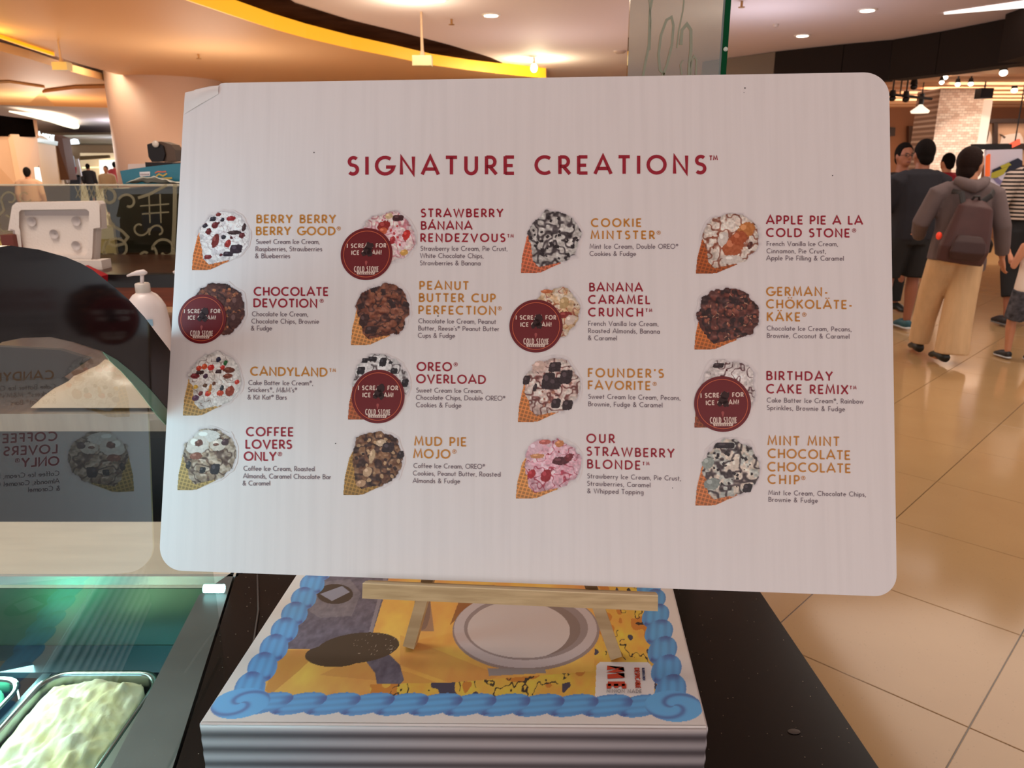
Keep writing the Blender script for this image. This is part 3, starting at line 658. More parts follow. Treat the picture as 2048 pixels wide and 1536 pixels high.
# dark cabinet behind the right half of the partition
dc = thing('black_cabinet', 'black cabinet behind the right half of the scroll glass partition', 'cabinet')
cx0 = PY(216, 400, 2.72).x; cz = PY(216, 377, 2.72).z
box('body', (cx0, 2.72, ZB), (.1, 3.12, cz), mat('cabinet_black', (26, 24, 24), .4), dc, .004)
box('blue_label', (PY(286, 450, 2.715).x, 2.712, PY(286, 462, 2.715).z), (PY(322, 450, 2.715).x, 2.7195, PY(286, 424, 2.715).z), mat('navy_label', (24, 34, 66), .5), dc)
box('cream_ledge', (PY(150, 450, 2.71).x, 2.7, ZB), (PY(228, 450, 2.71).x, 2.715, PY(200, 450, 2.71).z), mat('cream_card', (226, 204, 160), .6), dc)
# teal pack on the cabinet
tp = thing('teal_pack', 'teal plastic pack with a white barcode label lying on the black cabinet', 'pack')
teal = mat('teal_film', (16, 104, 124), .3, bump=.3, nscale=14)
TY = 2.74
bm = bmesh.new()
outl = [(240, 342), (262, 338), (300, 333), (345, 328), (385, 326), (385, 364), (300, 368), (246, 369)]
P_ = [PY(x, y, TY) for x, y in outl]
zmin = cz + .002
P_ = [Vector((p.x, p.y, max(p.z, zmin))) for p in P_]
prism('film', P_, (0, .16, 0), teal, tp, .008)
T = Text(lambda x, y: PY(x, y, TY - .0015)); T.poly([(279, 344), (300, 343), (300, 352), (280, 353)]); T.build('barcode_label', mat('label_white', (222, 214, 214), .5), tp)
T = Text(lambda x, y: PY(x, y, TY - .003))
for k in range(6): T.strip([(282 + k * 3, 347), (282 + k * 3, 350.5)], 1.4)
T.build('barcode', mat('label_ink', (120, 90, 100), .6), tp)
T = Text(lambda x, y: PY(x, y, TY - .0015)); T.strip([(312, 353), (318, 348), (326, 352), (334, 347)], 3); T.strip([(312, 358), (344, 356)], 3.5); T.build('yellow_print', mat('pack_yellow', (190, 160, 70), .5), tp)
T = Text(lambda x, y: PY(x, y, TY - .0015)); T.strip([(310, 346), (316, 343), (324, 344), (332, 343)], 2.5); T.build('orange_print', mat('pack_orange', (200, 96, 60), .5), tp)
# crumpled clear bag lying in front of it
bm = bmesh.new()
rnd = random.Random(3)
nx_, ny_ = 16, 6
bv = []
for j in range(ny_):
    for i in range(nx_):
        u = i / (nx_ - 1); v = j / (ny_ - 1)
        p = PY(262 + 118 * u, 366 - 14 * math.sin(math.pi * min(1, u * 1.3)) * (1 - v) * .9, 2.725 - .03 * math.sin(math.pi * v))
        bv.append(bm.verts.new((p.x, 2.69 + .03 * v, max(gz + .006, p.z + rnd.uniform(-.004, .004)))))
for j in range(ny_ - 1):
    for i in range(nx_ - 1): bm.faces.new((bv[j * nx_ + i], bv[j * nx_ + i + 1], bv[(j + 1) * nx_ + i + 1], bv[(j + 1) * nx_ + i]))
q = bmobj('plastic_wrap', bm, mat('wrap_white', (214, 208, 190), .25), None, True); so = q.modifiers.new('s', 'SOLIDIFY'); so.thickness = .002
tag(q, 'strip of pale crumpled plastic wrap in front of the teal pack', 'wrap')
# black rounded air dispenser on top
c = PY(323, 325, 2.82); c.z = PY(323, 326, 2.82).z
ad = thing('tape_dispenser', 'black and grey rounded dispenser standing on the teal pack before the pillar', 'dispenser')
bk_ = mat('gloss_black', (28, 18, 16), .3, spec=.2); gb = mat('dispenser_gray', (92, 72, 60), .5, spec=.2)
def DP(x, y, Y=2.79): return PY(x, y, Y)
prism('front_shell', [DP(*p) for p in ((294, 289), (303, 286), (316, 286), (326, 292), (330, 308), (326, 322), (304, 324), (297, 314))], (0, .06, 0), bk_, ad, .006)
prism('rear_shell', [DP(x, y, 2.80) for x, y in ((308, 284), (322, 283), (342, 289), (350, 300), (353, 322), (330, 324), (312, 320))], (0, .07, 0), gb, ad, .008)
bm = bmesh.new(); add_ell(bm, DP(311, 288, 2.785), (.012, .006, .012), 12); bmobj('shiny_knob', bm, mat('knob_pale', (214, 196, 180), .2), ad, smooth=True)
prism('foot_plate', [Vector((DP(298, 325).x, 2.76, DP(300, 324.5).z)), Vector((DP(352, 325).x, 2.76, DP(300, 324.5).z)), Vector((DP(352, 325).x, 2.88, DP(300, 324.5).z)), Vector((DP(298, 325).x, 2.88, DP(300, 324.5).z))], (0, 0, -.016), bk_, ad)
q = card('white_carton', [(256, 328, 2.93), (372, 326, 2.93), (372, 372, 2.93), (256, 372, 2.93)], .1, mat('carton_white', (226, 200, 188), .6), None, .003); tag(q, 'pale pink white carton behind the teal pack', 'carton')

# styrofoam box with its lid leaning up
foam = mat('foam_white', (224, 210, 200), .75, bump=.12, nscale=160)
FY = 2.30
sl = thing('foam_cover', 'white foam box lid standing upright with five round dimples', 'lid')
def foam_lid():
    o = Vector((0, 0, 0)); pts = [(24, 412), (32, 405), (196, 402), (201, 408), (204, 458), (193, 459), (190, 520), (184, 530), (40, 520), (27, 510), (26, 462), (16, 461)]
    base = prism('panel', [PY(x, y, FY + .02) for x, y in pts], (0, .03, 0), foam, sl, .006)
    # raised rim, with the recessed field inside
    rim_out = [(26, 412), (33, 406), (194, 403), (199, 409), (200, 455), (187, 457), (184, 516), (178, 524), (44, 516), (32, 506), (30, 460), (20, 458)]
    rim_in = [(38, 424), (42, 420), (172, 418), (178, 423), (178, 450), (176, 456), (174, 506), (170, 511), (52, 506), (44, 500), (40, 460), (38, 455)]
    bm = bmesh.new(); n = len(rim_out)
    lo = [bm.verts.new(PY(x, y, FY + .021)) for x, y in rim_out]; li = [bm.verts.new(PY(x, y, FY + .021)) for x, y in rim_in]
    fo = [bm.verts.new(PY(x, y, FY)) for x, y in rim_out]; fi = [bm.verts.new(PY(x, y, FY)) for x, y in rim_in]
    for i in range(n):
        j = (i + 1) % n
        bm.faces.new((fo[i], fo[j], fi[j], fi[i])); bm.faces.new((lo[i], lo[j], fo[j], fo[i])); bm.faces.new((fi[i], fi[j], li[j], li[i])); bm.faces.new((lo[i], li[i], li[j], lo[j]))
    bmobj('rim', bm, foam, sl)
    for k, (x, y) in enumerate(((65, 443), (154, 442), (110, 468), (154, 491))):
        cc = PY(x, y, FY + .019); bm = bmesh.new()
        rr = .011
        rings = [(rr * 1.25, -.002), (rr, -.0005), (rr * .7, .003), (rr * .2, .005)]
        prev = None
        for (r_, d_) in rings:
            ring = [bm.verts.new((cc.x + r_ * math.cos(t_ * math.pi / 10), cc.y + d_ - .004, cc.z + r_ * math.sin(t_ * math.pi / 10))) for t_ in range(20)]
            if prev:
                for t_ in range(20): bm.faces.new((prev[t_], prev[(t_ + 1) % 20], ring[(t_ + 1) % 20], ring[t_]))
            prev = ring
        bm.faces.new(prev)
        bmobj('dimple', bm, mat('foam_dimple', (186, 174, 170), .8), sl, True)
    box('ledge_slot', (PY(42, 425, FY).x, FY + .0165, PY(42, 431, FY + .02).z), (PY(172, 425, FY).x, FY + .0195, PY(42, 421, FY + .02).z), mat('foam_dimple', (186, 174, 170), .8), sl)
foam_lid()
fbx = thing('foam_box', 'white foam box under the leaning lid, mostly hidden by the dark glass', 'box')
x0_, x1_ = PY(20, 540, 2.26).x, PY(205, 540, 2.26).x
zt = PY(180, 521, 2.26).z
for a_, b_ in (((x0_, 2.26, ZB + .004), (x1_, 2.285, zt)), ((x0_, 2.285, ZB + .004), (x0_ + .025, 2.315, zt)), ((x1_ - .025, 2.285, ZB + .004), (x1_, 2.315, zt))):
    box('wall_panel', a_, b_, foam, fbx, .004)
box('floor_panel', (x0_, 2.26, ZB), (x1_, 2.315, ZB + .0035), foam, fbx)
q = prism('red_tray', [PY(176, 530, 2.1), PY(216, 549, 2.1), PY(215, 566, 2.1), PY(176, 560, 2.1)], (0, -.25, 0), mat('red_plastic', (160, 20, 34), .4), None, .003); tag(q, 'red plastic tray edge beside the foam box above the dark glass arc', 'tray')
q = box('red_brown_block', (PY(2, 480, 2.28).x, 2.28, ZB), (PY(26, 480, 2.28).x, 2.33, PY(2, 470, 2.28).z), mat('red_brown', (110, 46, 34), .6)); q.name = 'wooden_block'; tag(q, 'small red brown block left of the foam lid', 'block')

# soap bottle
SBY = 1.46
c = PY(300, 640, SBY); top = PY(283, 546, SBY).z; sx = PY(291, 620, SBY).x
sbt = thing('pump_bottle', 'white pump soap bottle with a pale blue label on the steel counter', 'bottle')
wp = mat('bottle_white', (232, 216, 212), .35)
h0 = ZL; zs = lambda y: PY(300, y, SBY).z - h0
bxp = PY(293, 620, SBY).x
lathe('bottle', [(.036, 0), (.040, .004), (.041, .03), (.0385, zs(640)), (.035, zs(612)), (.029, zs(600)), (.022, zs(590)), (.013, zs(584))], wp, sbt, (bxp, SBY, h0), 32)
px0 = PY(286, 580, SBY).x
lathe('collar', [(.0135, zs(585)), (.0135, zs(568)), (.0115, zs(566))], mat('collar_white', (214, 200, 190), .4), sbt, (px0, SBY, h0), 24)
bm = bmesh.new(); add_tube(bm, [(px0, SBY, h0 + zs(567)), (PY(284, 550, SBY).x, SBY, h0 + zs(550))], .0035, 10); bmobj('stem', bm, wp, sbt, True)
bm = bmesh.new(); add_tube(bm, [PY(294, 545.5, SBY), PY(288, 544.5, SBY), PY(276, 546, SBY), PY(266, 548, SBY), PY(254, 552, SBY)], [.002, .0055, .0052, .0035, .0018], 10); bmobj('nozzle', bm, wp, sbt, True)
bm = bmesh.new()
V = []; Fc = []
for k in range(9):
    a_ = math.radians(-125 + k * 9); r_ = .0412
    for y in (632, 645): V.append((bxp + r_ * math.cos(a_), SBY + r_ * math.sin(a_), h0 + zs(y)))
for k in range(8): Fc.append((2 * k, 2 * k + 1, 2 * k + 3, 2 * k + 2))
bm.free(); pmesh('blue_label', V, Fc, mat('label_blue', (150, 184, 206), .5), sbt)
q = thing('white_tube', 'tip of a small white pump spout at the left edge of the board', 'bottle')
bm = bmesh.new(); add_tube(bm, [PY(347, 545, 1.8), PY(360, 541, 1.8), PY(366, 541, 1.8)], [.003, .006, .007], 10); bmobj('spout', bm, wp, q, True)
bm = bmesh.new(); p_ = PY(366, 541, 1.8); add_tube(bm, [p_, (p_.x, 1.8, ZL)], .006, 10); bmobj('stem', bm, wp, q, True)
# plastic bag on the steel counter seen through the case glass
bm = bmesh.new(); rnd = random.Random(8); n1, n2 = 26, 14; nz = vnoise(n1, n2, 5, 4, 3); vv = []
for j in range(n2):
    for i in range(n1):
        u = i / (n1 - 1); v = j / (n2 - 1); e = math.sin(math.pi * u) * math.sin(math.pi * v)
        vv.append(bm.verts.new((-.80 + .25 * u, 1.22 + .18 * v, ZL + .004 + .062 * (e ** .5 if e > 0 else 0) * (.35 + 1.1 * nz[j, i]))))
for j in range(n2 - 1):
    for i in range(n1 - 1): bm.faces.new((vv[j * n1 + i], vv[j * n1 + i + 1], vv[(j + 1) * n1 + i + 1], vv[(j + 1) * n1 + i]))
q = bmobj('plastic_bag', bm, mat('bag_cream', (222, 196, 170), .35), None, True); tag(q, 'crumpled cream plastic bag on the steel counter seen through the curved glass', 'bag')

q = prism('dark_fill_panel', [PY(-60, 690, 1.42), PY(120, 700, 1.42), PY(178, 718, 1.42), PY(60, 800, 1.42), PY(60, 812, 1.42), PY(-60, 812, 1.42)], (0, .012, 0), mat('dark_panel_grey', (46, 42, 42), .6)); q.location.z = .0  # added panel filling the dark grey area behind the glass
tag(q, 'added dark grey panel standing in for the dark area above the steel counter behind the curved glass', 'tray')
# ================================================================== ICE CREAM CASE
case = thing('ice_cream_case', 'stainless ice cream display case with curved glass end at lower left', 'display case')
RX = lambda px, py, z=H - .5: PZ(px, py, z)
ZR = H - .50
rim_in_far, rim_in_near = RX(398, 1190), RX(221, 1536)
rim_out_far, rim_out_near = RX(470, 1140), RX(345, 1536)
def ext(a, b, k): return b + (b - a) * k
ri2, ro2 = ext(rim_in_far, rim_in_near, .9), ext(rim_out_far, rim_out_near, .75)
rimm = mat('rim_steel', (112, 114, 112), .34, .35, noise=.3, nscale=9, bump=.08)
prism('side_rim', [rim_in_far, ri2, ro2, rim_out_far], (0, 0, -.04), rimm, case, .002)
# back shelf
b0, b1 = RX(470, 1148), RX(470, 1043)
shelf_m = mat('shelf_steel', (238, 222, 200), .30, .15, noise=.12, nscale=6, stretch=(1, 6, 1), bump=.06)
prism('back_shelf', [Vector((-1.25, b0.y + .0, ZR)), Vector((b0.x + .01, b0.y, ZR)), Vector((b0.x + .01, b0.y + .15, ZR)), Vector((-1.25, b0.y + .15, ZR))], (0, 0, -.02), shelf_m, case, .0015)
yb = b0.y
box('shelf_edge', (-1.25, yb - .006, ZR - .012), (b0.x + .005, yb - .0005, ZR), mat('bright_edge', (225, 232, 228), .25, .6), case)
iw = mat('inner_wall', (122, 150, 132), .3, .7, noise=.35, nscale=3, bump=.05, c2=(70, 130, 100))  # green reflections of case light and tubs painted into the steel colour
box('inner_wall', (-1.25, yb, ZR - .115), (b0.x - .02, yb + .012, ZR - .021), iw, case)
box('inner_floor', (-1.25, .16, ZR - .23), (rim_in_near.x + .0, yb + .012, ZR - .215), mat('inner_floor_steel', (60, 84, 96), .35, .8), case)
deckm = mat('deck_steel', (86, 110, 124), .35, .8, noise=.3, nscale=4)
for a_, b_ in (((-1.25, .822), (rim_in_far.x + .01, yb)), ((-.581, .2), (-.570, .821)), ((-.421, .2), (rim_in_far.x - .007, .821)), ((-1.25, .2), (-.74, .821))):
    box('deck_strip', (a_[0], a_[1], ZR - .112), (b_[0], b_[1] - .001, ZR - .104), deckm, case)
box('side_liner', (rim_in_far.x - .006, .3, ZR - .103), (rim_in_far.x + .004, yb - .01, ZR - .042), mat('liner_steel', (120, 130, 124), .4, .8), case)
box('lower_body', (-1.25, .16, 0), (-.39, yb + .14, ZR - .231), mat('case_body', (30, 28, 28), .4), case)
# glowing tube standing in for the case light's reflection at the far corner
bm = bmesh.new(); add_tube(bm, [RX(408, 1177, ZR + .007), RX(448, 1177, ZR + .007)], .0052, 12, ref=(0, 0, 1)); bmobj('lit_tube', bm, mat('tube_glow', (190, 250, 250), .4, emis=3.0), case, True)
bm = bmesh.new(); add_tube(bm, [(-.80, .26, H - .17), (-.44, .26, H - .17)], .008, 12, ref=(0, 0, 1)); bmobj('lit_tube', bm, mat('tube_glow', (190, 250, 250), .4, emis=3.0), case, True)
# end glass: plane through (-.297,.6), yaw -4 degrees
GN = Vector((math.cos(math.radians(-4)), -math.sin(math.radians(-4)), 0)); GP = Vector((-.2985, .6, H))
def PG(px, py, off=0.0):
    r = ray(px, py); o = Vector((0, 0, H)); return o + r * (((GP - o).dot(GN)) / r.dot(GN)) + GN * off
outer = [(16, 491), (73, 499), (128, 514), (159, 527), (182, 540), (219, 569), (255, 600), (286, 634), (310, 666), (335, 698), (352, 726), (366, 760), (376, 800)]
inner = [(0, 684), (40, 676), (100, 674), (145, 684), (200, 702), (232, 720), (262, 744), (290, 770), (312, 794), (334, 820), (346, 838)]
# curve continues over the viewer side, outside the picture
O3 = [PG(*p) for p in outer]; I3 = [PG(*p) for p in inner]
near_o = [Vector(GP + Vector((0, 0, 0)))] 
def onG(Y, z):  # point of the glass plane at depth Y
    x = GP.x - GN.y * (Y - GP.y) / GN.x; return Vector((x, Y, z))
O3 = [onG(.16, H - .10), onG(.22, H - .062), onG(.32, H - .042)] + O3
I3 = [onG(.16, H - .20), onG(.22, H - .15), onG(.30, H - .112)] + I3
endY = O3[-1].y
bandp = O3 + [onG(endY + .012, H - .30), onG(endY + .014, ZR + .001)] 
gpoly = bandp + [onG(.16, ZR + .001)]
gth = GN * -.004
prism('end_glass', gpoly, gth, glass('case_glass', (.93, .975, .965), ior=1.75), case)
bandpoly = [p + GN * .0006 for p in O3] + [p + GN * .0006 for p in I3[::-1]]
frit = mat('black_frit', (20, 15, 15), .12, spec=.18)
prism('black_edge_band', bandpoly, GN * .0006, frit, case)
# green curved glass edge
greenp = [(204, 704), (240, 722), (268, 744), (296, 772), (318, 798), (340, 826), (330, 850), (310, 828), (286, 796), (262, 766), (240, 742), (218, 722)]
prism('green_glass_edge', [PG(x, y, .0004) for x, y in greenp], GN * .0005, mat('glass_green', (96, 140, 120), .15, spec=.6), case)
# tubs
def tub(x0, x1, y0, y1, zrim, col, label, seed, hump):
    t = thing('ice_cream_tub', label, 'ice cream tub', 'ice cream tubs in the case')
    m = mat('tub_steel', (150, 160, 158), .25, 1)
    r = .03
    def rr(ins, z):
        a0, a1, b0_, b1_ = x0 + ins, x1 - ins, y0 + ins, y1 - ins; q = max(.008, r - ins); o = []
        for cx, cy, s0 in ((a1 - q, b1_ - q, 0), (a0 + q, b1_ - q, 90), (a0 + q, b0_ + q, 180), (a1 - q, b0_ + q, 270)):
            for k in range(7): o.append((cx + q * math.cos(math.radians(s0 + 15 * k)), cy + q * math.sin(math.radians(s0 + 15 * k)), z))
        return o
    rings = [rr(0, zrim), rr(-.002, zrim + .003), rr(.003, zrim + .004), rr(.006, zrim), rr(.006, zrim - .1), rr(.0, zrim - .1)]
    bm = bmesh.new(); prev = None; first = None
    for R in rings:
        cur = [bm.verts.new(p) for p in R]
        if prev:
            for k in range(28): bm.faces.new((prev[k], prev[(k + 1) % 28], cur[(k + 1) % 28], cur[k]))
        else: first = cur
        prev = cur
    for k in range(28): bm.faces.new((prev[k], prev[(k + 1) % 28], first[(k + 1) % 28], first[k]))
    bmobj('pan', bm, m, t, True)
    n1, n2 = 70, 150; N1 = vnoise(n1, n2, 16, seed, 4); N2 = vnoise(n1, n2, 5, seed + 1, 3); bm = bmesh.new(); vv = []
    for j in range(n2):
        for i in range(n1):
            u = i / (n1 - 1); v = j / (n2 - 1)
            x = x0 + .007 + (x1 - x0 - .014) * u; y = y0 + .007 + (y1 - y0 - .014) * v
            e = min(1, min(u, 1 - u, (v) * 3, (1 - v) * 3) * 5); e = e ** .5 if e > 0 else 0
            # rounded corners
            dx = max(0, abs(u - .5) * (x1 - x0) - ((x1 - x0) / 2 - .03)); dy = max(0, abs(v - .5) * (y1 - y0) - ((y1 - y0) / 2 - .03))
            cr = math.hypot(dx, dy)
            if cr > .024: 
                k_ = .024 / cr
                x -= math.copysign(dx * (1 - k_), u - .5); y -= math.copysign(dy * (1 - k_), v - .5); e = min(e, .05)
            ridge = abs(N1[j, i] - .5) * 2
            vv.append(bm.verts.new((x, y, zrim - .016 + e * (hump * (.45 + .5 * math.sin(math.pi * u)) + .012 * (N2[j, i] - .5) + .012 * ridge))))
    for j in range(n2 - 1):
        for i in range(n1 - 1): bm.faces.new((vv[j * n1 + i], vv[j * n1 + i + 1], vv[(j + 1) * n1 + i + 1], vv[(j + 1) * n1 + i]))
    bmobj('ice_cream', bm, col, t, True)
TZ = ZR - .112
cream = mat('cream_ice', (246, 242, 214), .55, noise=.10, nscale=30, bump=.35, c2=(238, 224, 164)); mint = mat('mint_ice', (90, 200, 160), .55, noise=.2, nscale=30, bump=.25)
tub(-.566, -.425, .30, .812, ZR - .098, cream, 'steel tub of pale cream ice cream beside the case rim', 5, .03)
tub(-.735, -.585, .30, .80, ZR - .098, mint, 'steel tub of mint green ice cream at the left edge', 9, .03)

# ================================================================== BLACK COUNTER
ctr = thing('granite_counter', 'black speckled granite counter under the cake box', 'counter')
gran = mat('black_granite', (17, 13, 12), .22, spec=.25)
nt = gran.node_tree; pb = nt.nodes['Principled BSDF']; tc = nt.nodes.new('ShaderNodeTexCoord'); vo = nt.nodes.new('ShaderNodeTexVoronoi'); vo.inputs['Scale'].default_value = 170
no = nt.nodes.new('ShaderNodeTexWhiteNoise'); mr = nt.nodes.new('ShaderNodeMapRange'); mr.inputs[1].default_value = .10; mr.inputs[2].default_value = .03
cmp = nt.nodes.new('ShaderNodeMath'); cmp.operation = 'GREATER_THAN'; cmp.inputs[1].default_value = .62
mul = nt.nodes.new('ShaderNodeMath'); mul.operation = 'MULTIPLY'; mx = nt.nodes.new('ShaderNodeMix'); mx.data_type = 'RGBA'; mx.inputs[6].default_value = lin((24, 18, 16)) + (1,); mx.inputs[7].default_value = lin((176, 160, 140)) + (1,)
nt.links.new(tc.outputs['Object'], vo.inputs['Vector']); nt.links.new(vo.outputs['Distance'], mr.inputs[0]); nt.links.new(vo.outputs['Color'], no.inputs['Vector'])
sx_ = nt.nodes.new('ShaderNodeSeparateColor'); nt.links.new(vo.outputs['Color'], sx_.inputs[0]); nt.links.new(sx_.outputs[0], cmp.inputs[0])
nt.links.new(mr.outputs[0], mul.inputs[0]); nt.links.new(cmp.outputs[0], mul.inputs[1]); nt.links.new(mul.outputs[0], mx.inputs[0]); nt.links.new(mx.outputs[2], pb.inputs['Base Color'])
re0, re1 = PZ(1535, 1187, ZR), PZ(1765, 1536, ZR)
rd = (re1 - re0).normalized(); rfar = re0 - rd * .72; rnear = re1 + rd * .20
eps = Vector((.003, 0, 0))
prism('worktop', [ro2 + eps, rim_out_far + eps, Vector((rim_out_far.x + .01, 1.16, ZR)), Vector((rfar.x, 1.16, ZR)), rnear], (0, 0, -.03), gran, ctr, .0015)
prism('base_cabinet', [Vector((ro2.x + .03, .33, 0)), Vector((rim_out_far.x + .03, 1.1, 0)), Vector((rfar.x - .03, 1.1, 0)), Vector((rnear.x - .03, .33, 0))], (0, 0, ZR - .031), mat('cabinet_front', (28, 20, 18), .4), ctr)
bar('edge_trim', re0 - rd * .3 + Vector((.002, 0, -.022)), rnear + Vector((.002, 0, -.022)), .002, .01, mat('trim_brown', (96, 60, 44), .4), ctr)
q = thing('black_cable', 'thin black cable lying on the counter left of the cake box', 'cable')
bm = bmesh.new(); add_tube(bm, [PZ(515, 1150, ZR + .002), PZ(517, 1220, ZR + .002), PZ(508, 1280, ZR + .002), PZ(492, 1340, ZR + .002)], .0011, 6, ref=(0, 0, 1)); bmobj('cord', bm, mat('cable_gray', (70, 58, 54), .4), q)
# small smudge (crumb) on the counter
bm = bmesh.new(); p_ = PZ(1588, 1464, ZR); bmesh.ops.create_icosphere(bm, subdivisions=2, radius=1, matrix=Matrix.Translation(p_ + Vector((0, 0, .0006))) @ Matrix.Diagonal((.006, .0035, .0012, 1)))
q = bmobj('crumb', bm, mat('crumb_gray', (74, 62, 56), .6)); tag(q, 'small grey crumb on the black granite counter', 'crumb')

# ================================================================== CAKE BOX
ZK = H - .381
cb = thing('cake_box', 'printed cardboard cake box with a blue icing border under the easel', 'box')
FL, FR = PZ(401, 1445, ZK), PZ(1413, 1452, ZK)
ux = (FR - FL); BW = ux.length; ux.normalize(); 
BLp, BRp = PZ(590, 1155, ZK), PZ(1345, 1180, ZK)
vy = Vector((-ux.y, ux.x, 0)); BD = .36
def K3(u, v, dz=0): # box coordinates -> world; sides follow the measured taper
    k = v / BD
    l = FL + (BLp - FL).normalized() * (v); r = FR + (BRp - FR).normalized() * (v)
    p = l + (r - l) * (u / BW); return Vector((p.x, p.y, ZK + dz))
card_w = mat('card_white', (226, 216, 212), .5)
BH = ZK - ZR - .0005
V = [K3(0, 0), K3(BW, 0), K3(BW, BD), K3(0, BD)]
# lid panel and four side panels
prism('lid_panel', V, (0, 0, -.002), card_w, cb)
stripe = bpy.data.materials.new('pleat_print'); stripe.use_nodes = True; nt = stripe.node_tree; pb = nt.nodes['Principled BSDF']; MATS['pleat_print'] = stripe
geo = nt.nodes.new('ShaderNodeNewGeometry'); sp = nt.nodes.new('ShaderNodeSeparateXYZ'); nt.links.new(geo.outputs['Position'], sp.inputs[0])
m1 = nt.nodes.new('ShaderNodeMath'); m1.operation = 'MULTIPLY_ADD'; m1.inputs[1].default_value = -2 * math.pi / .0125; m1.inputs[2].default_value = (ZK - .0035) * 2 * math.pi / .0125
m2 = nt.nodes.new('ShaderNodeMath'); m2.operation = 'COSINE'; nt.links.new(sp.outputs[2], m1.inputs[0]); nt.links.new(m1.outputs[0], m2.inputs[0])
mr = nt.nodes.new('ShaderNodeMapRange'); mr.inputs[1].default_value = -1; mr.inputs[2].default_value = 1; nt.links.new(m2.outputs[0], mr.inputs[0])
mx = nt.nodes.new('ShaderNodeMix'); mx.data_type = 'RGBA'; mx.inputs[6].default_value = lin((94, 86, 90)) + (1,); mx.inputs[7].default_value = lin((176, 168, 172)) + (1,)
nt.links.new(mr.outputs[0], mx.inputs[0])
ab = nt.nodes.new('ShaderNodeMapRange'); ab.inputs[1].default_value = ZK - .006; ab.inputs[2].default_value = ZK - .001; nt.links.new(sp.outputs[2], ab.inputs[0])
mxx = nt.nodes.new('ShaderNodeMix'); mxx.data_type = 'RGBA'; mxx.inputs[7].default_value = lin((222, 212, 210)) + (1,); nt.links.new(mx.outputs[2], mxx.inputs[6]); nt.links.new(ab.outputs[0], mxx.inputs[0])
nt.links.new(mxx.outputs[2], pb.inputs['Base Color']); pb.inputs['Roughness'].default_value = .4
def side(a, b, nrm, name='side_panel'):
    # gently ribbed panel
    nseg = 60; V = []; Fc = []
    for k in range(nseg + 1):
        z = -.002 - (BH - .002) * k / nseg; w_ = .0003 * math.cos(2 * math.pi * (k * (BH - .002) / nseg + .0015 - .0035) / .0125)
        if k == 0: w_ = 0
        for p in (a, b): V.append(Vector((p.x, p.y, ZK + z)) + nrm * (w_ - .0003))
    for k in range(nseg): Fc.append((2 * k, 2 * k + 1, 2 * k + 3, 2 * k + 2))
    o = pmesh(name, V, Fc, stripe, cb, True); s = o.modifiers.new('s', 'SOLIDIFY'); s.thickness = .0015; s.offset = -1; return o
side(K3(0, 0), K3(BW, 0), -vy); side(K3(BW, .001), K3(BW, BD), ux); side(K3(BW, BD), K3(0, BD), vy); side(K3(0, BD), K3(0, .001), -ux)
box('bottom_panel', (0, 0, 0), (1, 1, 1), card_w, cb).hide_render = False
bpn = bpy.data.objects['bottom_panel']
for v_, p in zip(bpn.data.vertices, [(K3(.002, .002), 0), (K3(BW - .002, .002), 0), (K3(.002, BD - .002), 0), (K3(BW - .002, BD - .002), 0)] * 2): pass
zz = [ZR + .0004, ZR + .002]
cs = [K3(.003, .003), K3(BW - .003, .003), K3(.003, BD - .003), K3(BW - .003, BD - .003)]
for i, v_ in enumerate(bpn.data.vertices): v_.co = Vector((cs[i % 4].x, cs[i % 4].y, zz[i // 4]))
# yellow side strip seen at the right corner
T = Text(lambda x, y: Vector((PY(x, y, FR.y + .0))))
# ---- printed lid picture
W_, H_ = 760, 440
uu = np.linspace(.0005, BW - .0005, W_); vv_ = np.linspace(.0005, BD - .0005, H_)
U, Vv = np.meshgrid(uu, vv_)
Ld = np.array((BLp - FL).normalized()); Rd = np.array((BRp - FR).normalized()); FLn = np.array(FL); FRn = np.array(FR)
Lp = FLn + Vv[..., None] * Ld; Rp = FRn + Vv[..., None] * Rd
P3 = Lp + (Rp - Lp) * (U / BW)[..., None]; P3[..., 2] = ZK + .0004
PXX, PYY = project(P3.reshape(-1, 3)); PXX = PXX.reshape(U.shape); PYY = PYY.reshape(U.shape)
img = np.zeros(U.shape + (3,)); img[:] = (226, 216, 212)
def fill(mask, c, a=1.0):
    c = np.array(c, float); img[mask] = img[mask] * (1 - a) + c * a
nA = vnoise(W_, H_, 60, 21, 4); nB = vnoise(W_, H_, 8, 22, 3); nC = vnoise(W_, H_, 22, 23, 3)
mb = .030                                   # white margin + border half width
inner_m = (U > mb * .8) & (U < BW - mb * .8) & (Vv > mb * .8) & (Vv < BD - mb * .8)
# yellow field with soft orange folds
yl = np.stack([228 + 18 * (nA - .5) * 2, 168 + 46 * (nA - .5) * 2, 82 + 24 * (nA - .5)], -1)
img[inner_m] = yl[inner_m]
def poly(pts, c, a=1, tex=None, amt=0):
    mk = inpoly(PXX, PYY, pts) & inner_m; fill(mk, c, a)
    if tex is not None: img[mk] += ((tex[mk] - .5) * amt)[:, None]
def ell(cx, cy, rx, ry, c, a=1, rot=0, soft=None):
    ca, sa = math.cos(rot), math.sin(rot); X = PXX - cx; Y = PYY - cy
    d = ((X * ca + Y * sa) / rx) ** 2 + ((-X * sa + Y * ca) / ry) ** 2; mk = (d < 1) & inner_m
    if soft: 
        w = np.clip((1 - d) / soft, 0, 1)[mk][:, None] * a; img[mk] = img[mk] * (1 - w) + np.array(c) * w
    else: fill(mk, c, a)
    return mk
poly([(520, 1100), (790, 1100), (770, 1186), (735, 1300), (690, 1300), (575, 1298), (540, 1330)], (100, 94, 112), 1, nB, 50)
poly([(790, 1100), (735, 1300), (728, 1300), (782, 1100)], (140, 132, 144))
